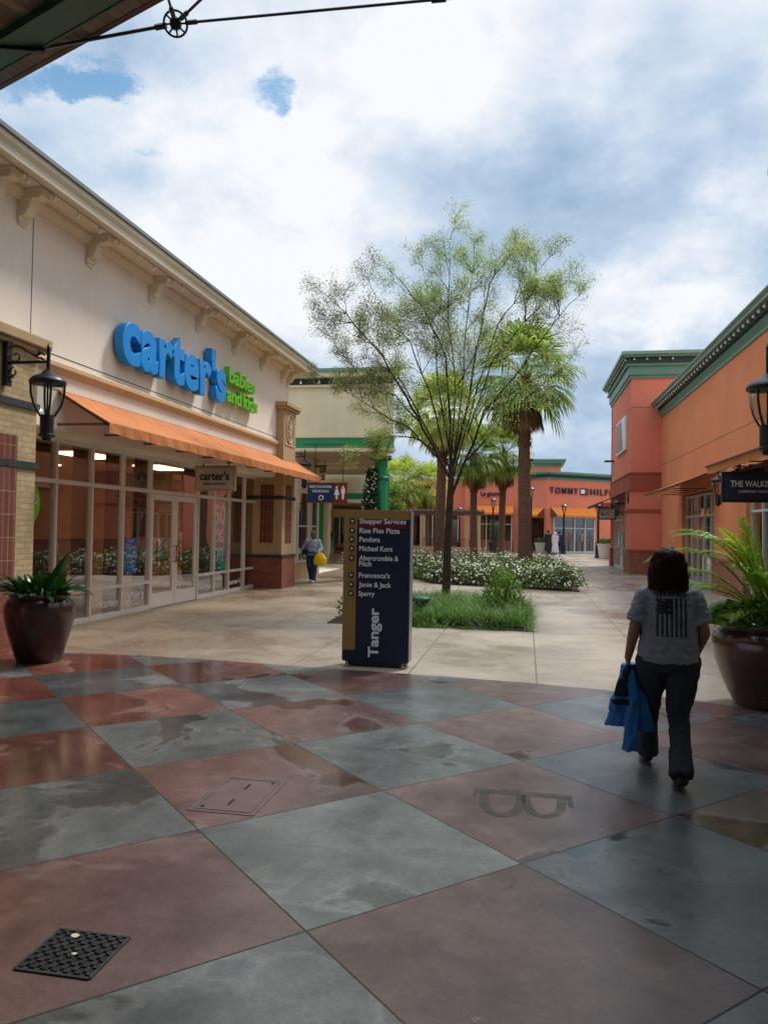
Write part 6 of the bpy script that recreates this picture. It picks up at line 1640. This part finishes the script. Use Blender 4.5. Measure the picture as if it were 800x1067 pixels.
far('distant person in navy clothes with a light bag close to the lit far shopfront',2.5,58.9,-30,1.05,dict(skin='skin',hair='hair',shirt='cloth_navy',trousers='cloth_navy'))
far('distant person in dark clothes at the far end of the arcade walkway on the left',-14.0,58,180,1.05,dict(skin='skin',hair='hair',shirt='cloth_black',trousers='cloth_black'))
far('distant person in navy beside another shopper at the far end of the arcade',-13.4,59,200,1.0,dict(skin='skin',hair='hair',shirt='cloth_navy',trousers='cloth_black'))
for (s,c,h) in ((1.95,CL[0],.0),(2.75,CL[1],0),(3.3,CL[3],0),(4.0,CL[1],0)):
    p=fp(s,.045,0)
    tt_=thing('mannequin','small mannequin standing in the window of the lit far shopfront','mannequin',(1.6+p[0],60+p[1],.15),0,'mannequins in the far shop window')
    mb=MB(); mb.ell((0,0,1.5),.09,.03,.12); mb.build('head',M['black_text'],tt_)
    mb=MB(); mb.loft([((0,0,.75),.14,.02),((0,0,1.1),.16,.025),((0,0,1.35),.2,.025),((0,0,1.4),.05,.02)],10); mb.build('garment',c,tt_)
    mb=MB(); mb.box(-.12,-.02,-.02,.02,0,.78); mb.box(.02,.12,-.02,.02,0,.78); mb.build('legs',M['cloth_navy'],tt_)

# ================================================================ WORLD
w=bpy.data.worlds.new('World'); scene.world=w; w.use_nodes=True; nt=w.node_tree; nt.nodes.clear()
SUN_EL=R(52); SUN_AZ=R(34)      # azimuth measured from +Y towards +X
sky=N(nt,'ShaderNodeTexSky',sky_type='NISHITA'); sky.sun_disc=False; sky.sun_elevation=SUN_EL; sky.sun_rotation=SUN_AZ
sky.air_density=1.0; sky.dust_density=1.2; sky.ozone_density=1.5
tc=N(nt,'ShaderNodeTexCoord'); sp=N(nt,'ShaderNodeSeparateXYZ'); L(nt,tc.outputs['Generated'],sp.inputs[0])
zc=math_(nt,'MAXIMUM',sp.outputs[2],.0)
den=math_(nt,'ADD',zc,.45)
cb=N(nt,'ShaderNodeCombineXYZ'); L(nt,math_(nt,'DIVIDE',sp.outputs[0],den),cb.inputs[0]); L(nt,math_(nt,'DIVIDE',sp.outputs[1],den),cb.inputs[1]); L(nt,math_(nt,'MULTIPLY',zc,.6),cb.inputs[2])
n1=noise_(nt,cb.outputs[0],2.3,9,.52,.15); n2=noise_(nt,cb.outputs[0],6.0,9,.55,.15); n3=noise_(nt,cb.outputs[0],.9,3,.5,0)
wn_=N(nt,'ShaderNodeTexNoise'); wn_.inputs['Scale'].default_value=9; wn_.inputs['Detail'].default_value=9; wn_.inputs['Roughness'].default_value=.68; L(nt,cb.outputs[0],wn_.inputs['Vector'])
wv=N(nt,'ShaderNodeVectorMath',operation='MULTIPLY_ADD'); L(nt,wn_.outputs[1],wv.inputs[0]); wv.inputs[1].default_value=(.15,.15,.13); wv.inputs[2].default_value=(-.075,-.075,-.065)
wa=N(nt,'ShaderNodeVectorMath',operation='ADD'); L(nt,wv.outputs[0],wa.inputs[0]); L(nt,tc.outputs['Generated'],wa.inputs[1]); WARP=wa.outputs[0]
def blob(d,s):
    """soft patch around a sky direction d with angular size s"""
    dv=N(nt,'ShaderNodeVectorMath',operation='SUBTRACT'); nv=N(nt,'ShaderNodeVectorMath',operation='NORMALIZE'); L(nt,WARP,nv.inputs[0])
    L(nt,nv.outputs[0],dv.inputs[0]); dv.inputs[1].default_value=V(d).normalized()
    ml=N(nt,'ShaderNodeVectorMath',operation='MULTIPLY'); L(nt,dv.outputs[0],ml.inputs[0]); ml.inputs[1].default_value=(1/s[0],1/s[0],1/s[1])
    ln=N(nt,'ShaderNodeVectorMath',operation='LENGTH'); L(nt,ml.outputs[0],ln.inputs[0])
    return ramp(nt,ln.outputs['Value'],[(0,1),(1,0)],'EASE')
HOLES=[((-0.4884, 0.7355, 0.4697), (0.075, 0.03), 1.0), ((-0.4527, 0.7515, 0.4799), (0.06, 0.03), 1.0), ((-0.2822, 0.8131, 0.5091), (0.035, 0.1), 0.78), ((-0.3131, 0.811, 0.4942), (0.06, 0.045), 0.55), ((-0.2949, 0.8252, 0.4817), (0.05, 0.06), 0.5), ((-0.5352, 0.7131, 0.4527), (0.07, 0.025), 0.8), ((-0.3138, 0.9119, 0.2644), (0.07, 0.02), 0.75), ((-0.4325, 0.7901, 0.4344), (0.03, 0.02), 0.5)]
BRIGHT=[((-0.0847, 0.8508, 0.5185), (0.16, 0.13), 1.0), ((-0.3902, 0.8119, 0.4343), (0.14, 0.09), 0.7), ((-0.2499, 0.8636, 0.4379), (0.12, 0.1), 0.8), ((0.0911, 0.8738, 0.4776), (0.18, 0.12), 0.45), ((0.1891, 0.9478, 0.2569), (0.3, 0.06), 0.6), ((0.2387, 0.8978, 0.3701), (0.09, 0.07), 0.7), ((0.0789, 0.9516, 0.2971), (0.2, 0.06), 0.5), ((-0.2958, 0.9037, 0.3096), (0.25, 0.09), 0.4)]
COOL=[((0.0962, 0.9128, 0.3968), (0.28, 0.12), 1.0), ((0.059, 0.9786, 0.1973), (0.35, 0.09), 0.8), ((0.0059, 0.8505, 0.526), (0.18, 0.08), 0.35), ((0.1753, 0.9823, 0.0655), (0.4, 0.12), 0.9), ((-0.147, 0.9839, 0.1017), (0.2, 0.08), 0.6)]
def total(lst):
    a=None
    for d,s,k in lst:
        b_=math_(nt,'MULTIPLY',blob(d,s),k); a=b_ if a is None else math_(nt,'ADD',a,b_)
    return a
hol=total(HOLES); bri=total(BRIGHT); coo=total(COOL)
cov=math_(nt,'ADD',math_(nt,'MULTIPLY',n1,.9),math_(nt,'MULTIPLY',n2,.9)); cov=math_(nt,'SUBTRACT',cov,.40)
cover=math_(nt,'SUBTRACT',math_(nt,'ADD',cov,.24),math_(nt,'MULTIPLY',hol,.56))
fac=ramp(nt,cover,[(.12,.12),(.58,1)],'EASE')
# cloud brightness
lit=math_(nt,'ADD',math_(nt,'MULTIPLY',n2,.50),math_(nt,'MULTIPLY',n1,.62)); lit=math_(nt,'SUBTRACT',lit,.045)
lit=math_(nt,'ADD',lit,math_(nt,'MULTIPLY',bri,.17)); lit=math_(nt,'SUBTRACT',lit,math_(nt,'MULTIPLY',coo,.095))
cc=ramp(nt,lit,[(.33,(3.4,4.8,6.5)),(.44,(5.0,6.3,8.0)),(.53,(6.9,7.8,9.0)),(.64,(9.4,9.6,10.0))])
# ramp colours clamp at 1 so scale back up
skyc=mixc(nt,1,sky.outputs[0],(1.0,1.5,1.56),'MULTIPLY')
col=mixc(nt,fac,skyc,cc)
col=mixc(nt,1,col,ramp(nt,sp.outputs[2],[(.66,1.0),(.92,3.0)],'EASE'),'MULTIPLY')   # extra zenith brightness added above the view to light the facades
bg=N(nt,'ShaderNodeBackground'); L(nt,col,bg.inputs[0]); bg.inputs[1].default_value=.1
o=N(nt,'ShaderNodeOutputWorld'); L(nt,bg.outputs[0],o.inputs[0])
# ================================================================ SUN
sd=bpy.data.lights.new('sun','SUN'); sd.energy=3.4; sd.angle=R(10); sd.color=(1,.95,.88)
so=bpy.data.objects.new('sun',sd); COL.objects.link(so)
dirv=V((math.sin(SUN_AZ)*math.cos(SUN_EL),math.cos(SUN_AZ)*math.cos(SUN_EL),math.sin(SUN_EL)))
so.rotation_euler=dirv.to_track_quat('Z','Y').to_euler(); so.location=(0,0,20)
# ================================================================ CAMERA
cd=bpy.data.cameras.new('camera'); co=bpy.data.objects.new('camera',cd); COL.objects.link(co)
cd.sensor_fit='HORIZONTAL'; cd.sensor_width=36; cd.lens=35.685; cd.clip_end=2000; cd.clip_start=.05
co.matrix_world=Matrix.Translation((0,0,1.7))@Matrix.Rotation(R(10.591),4,'Z')@Matrix.Rotation(R(90+1.2267),4,'X')@Matrix.Rotation(.017,4,'Z')
scene.camera=co
scene.view_settings.view_transform='Standard'; scene.view_settings.look='None'; scene.view_settings.exposure=0; scene.view_settings.gamma=1
scene.render.engine='CYCLES'
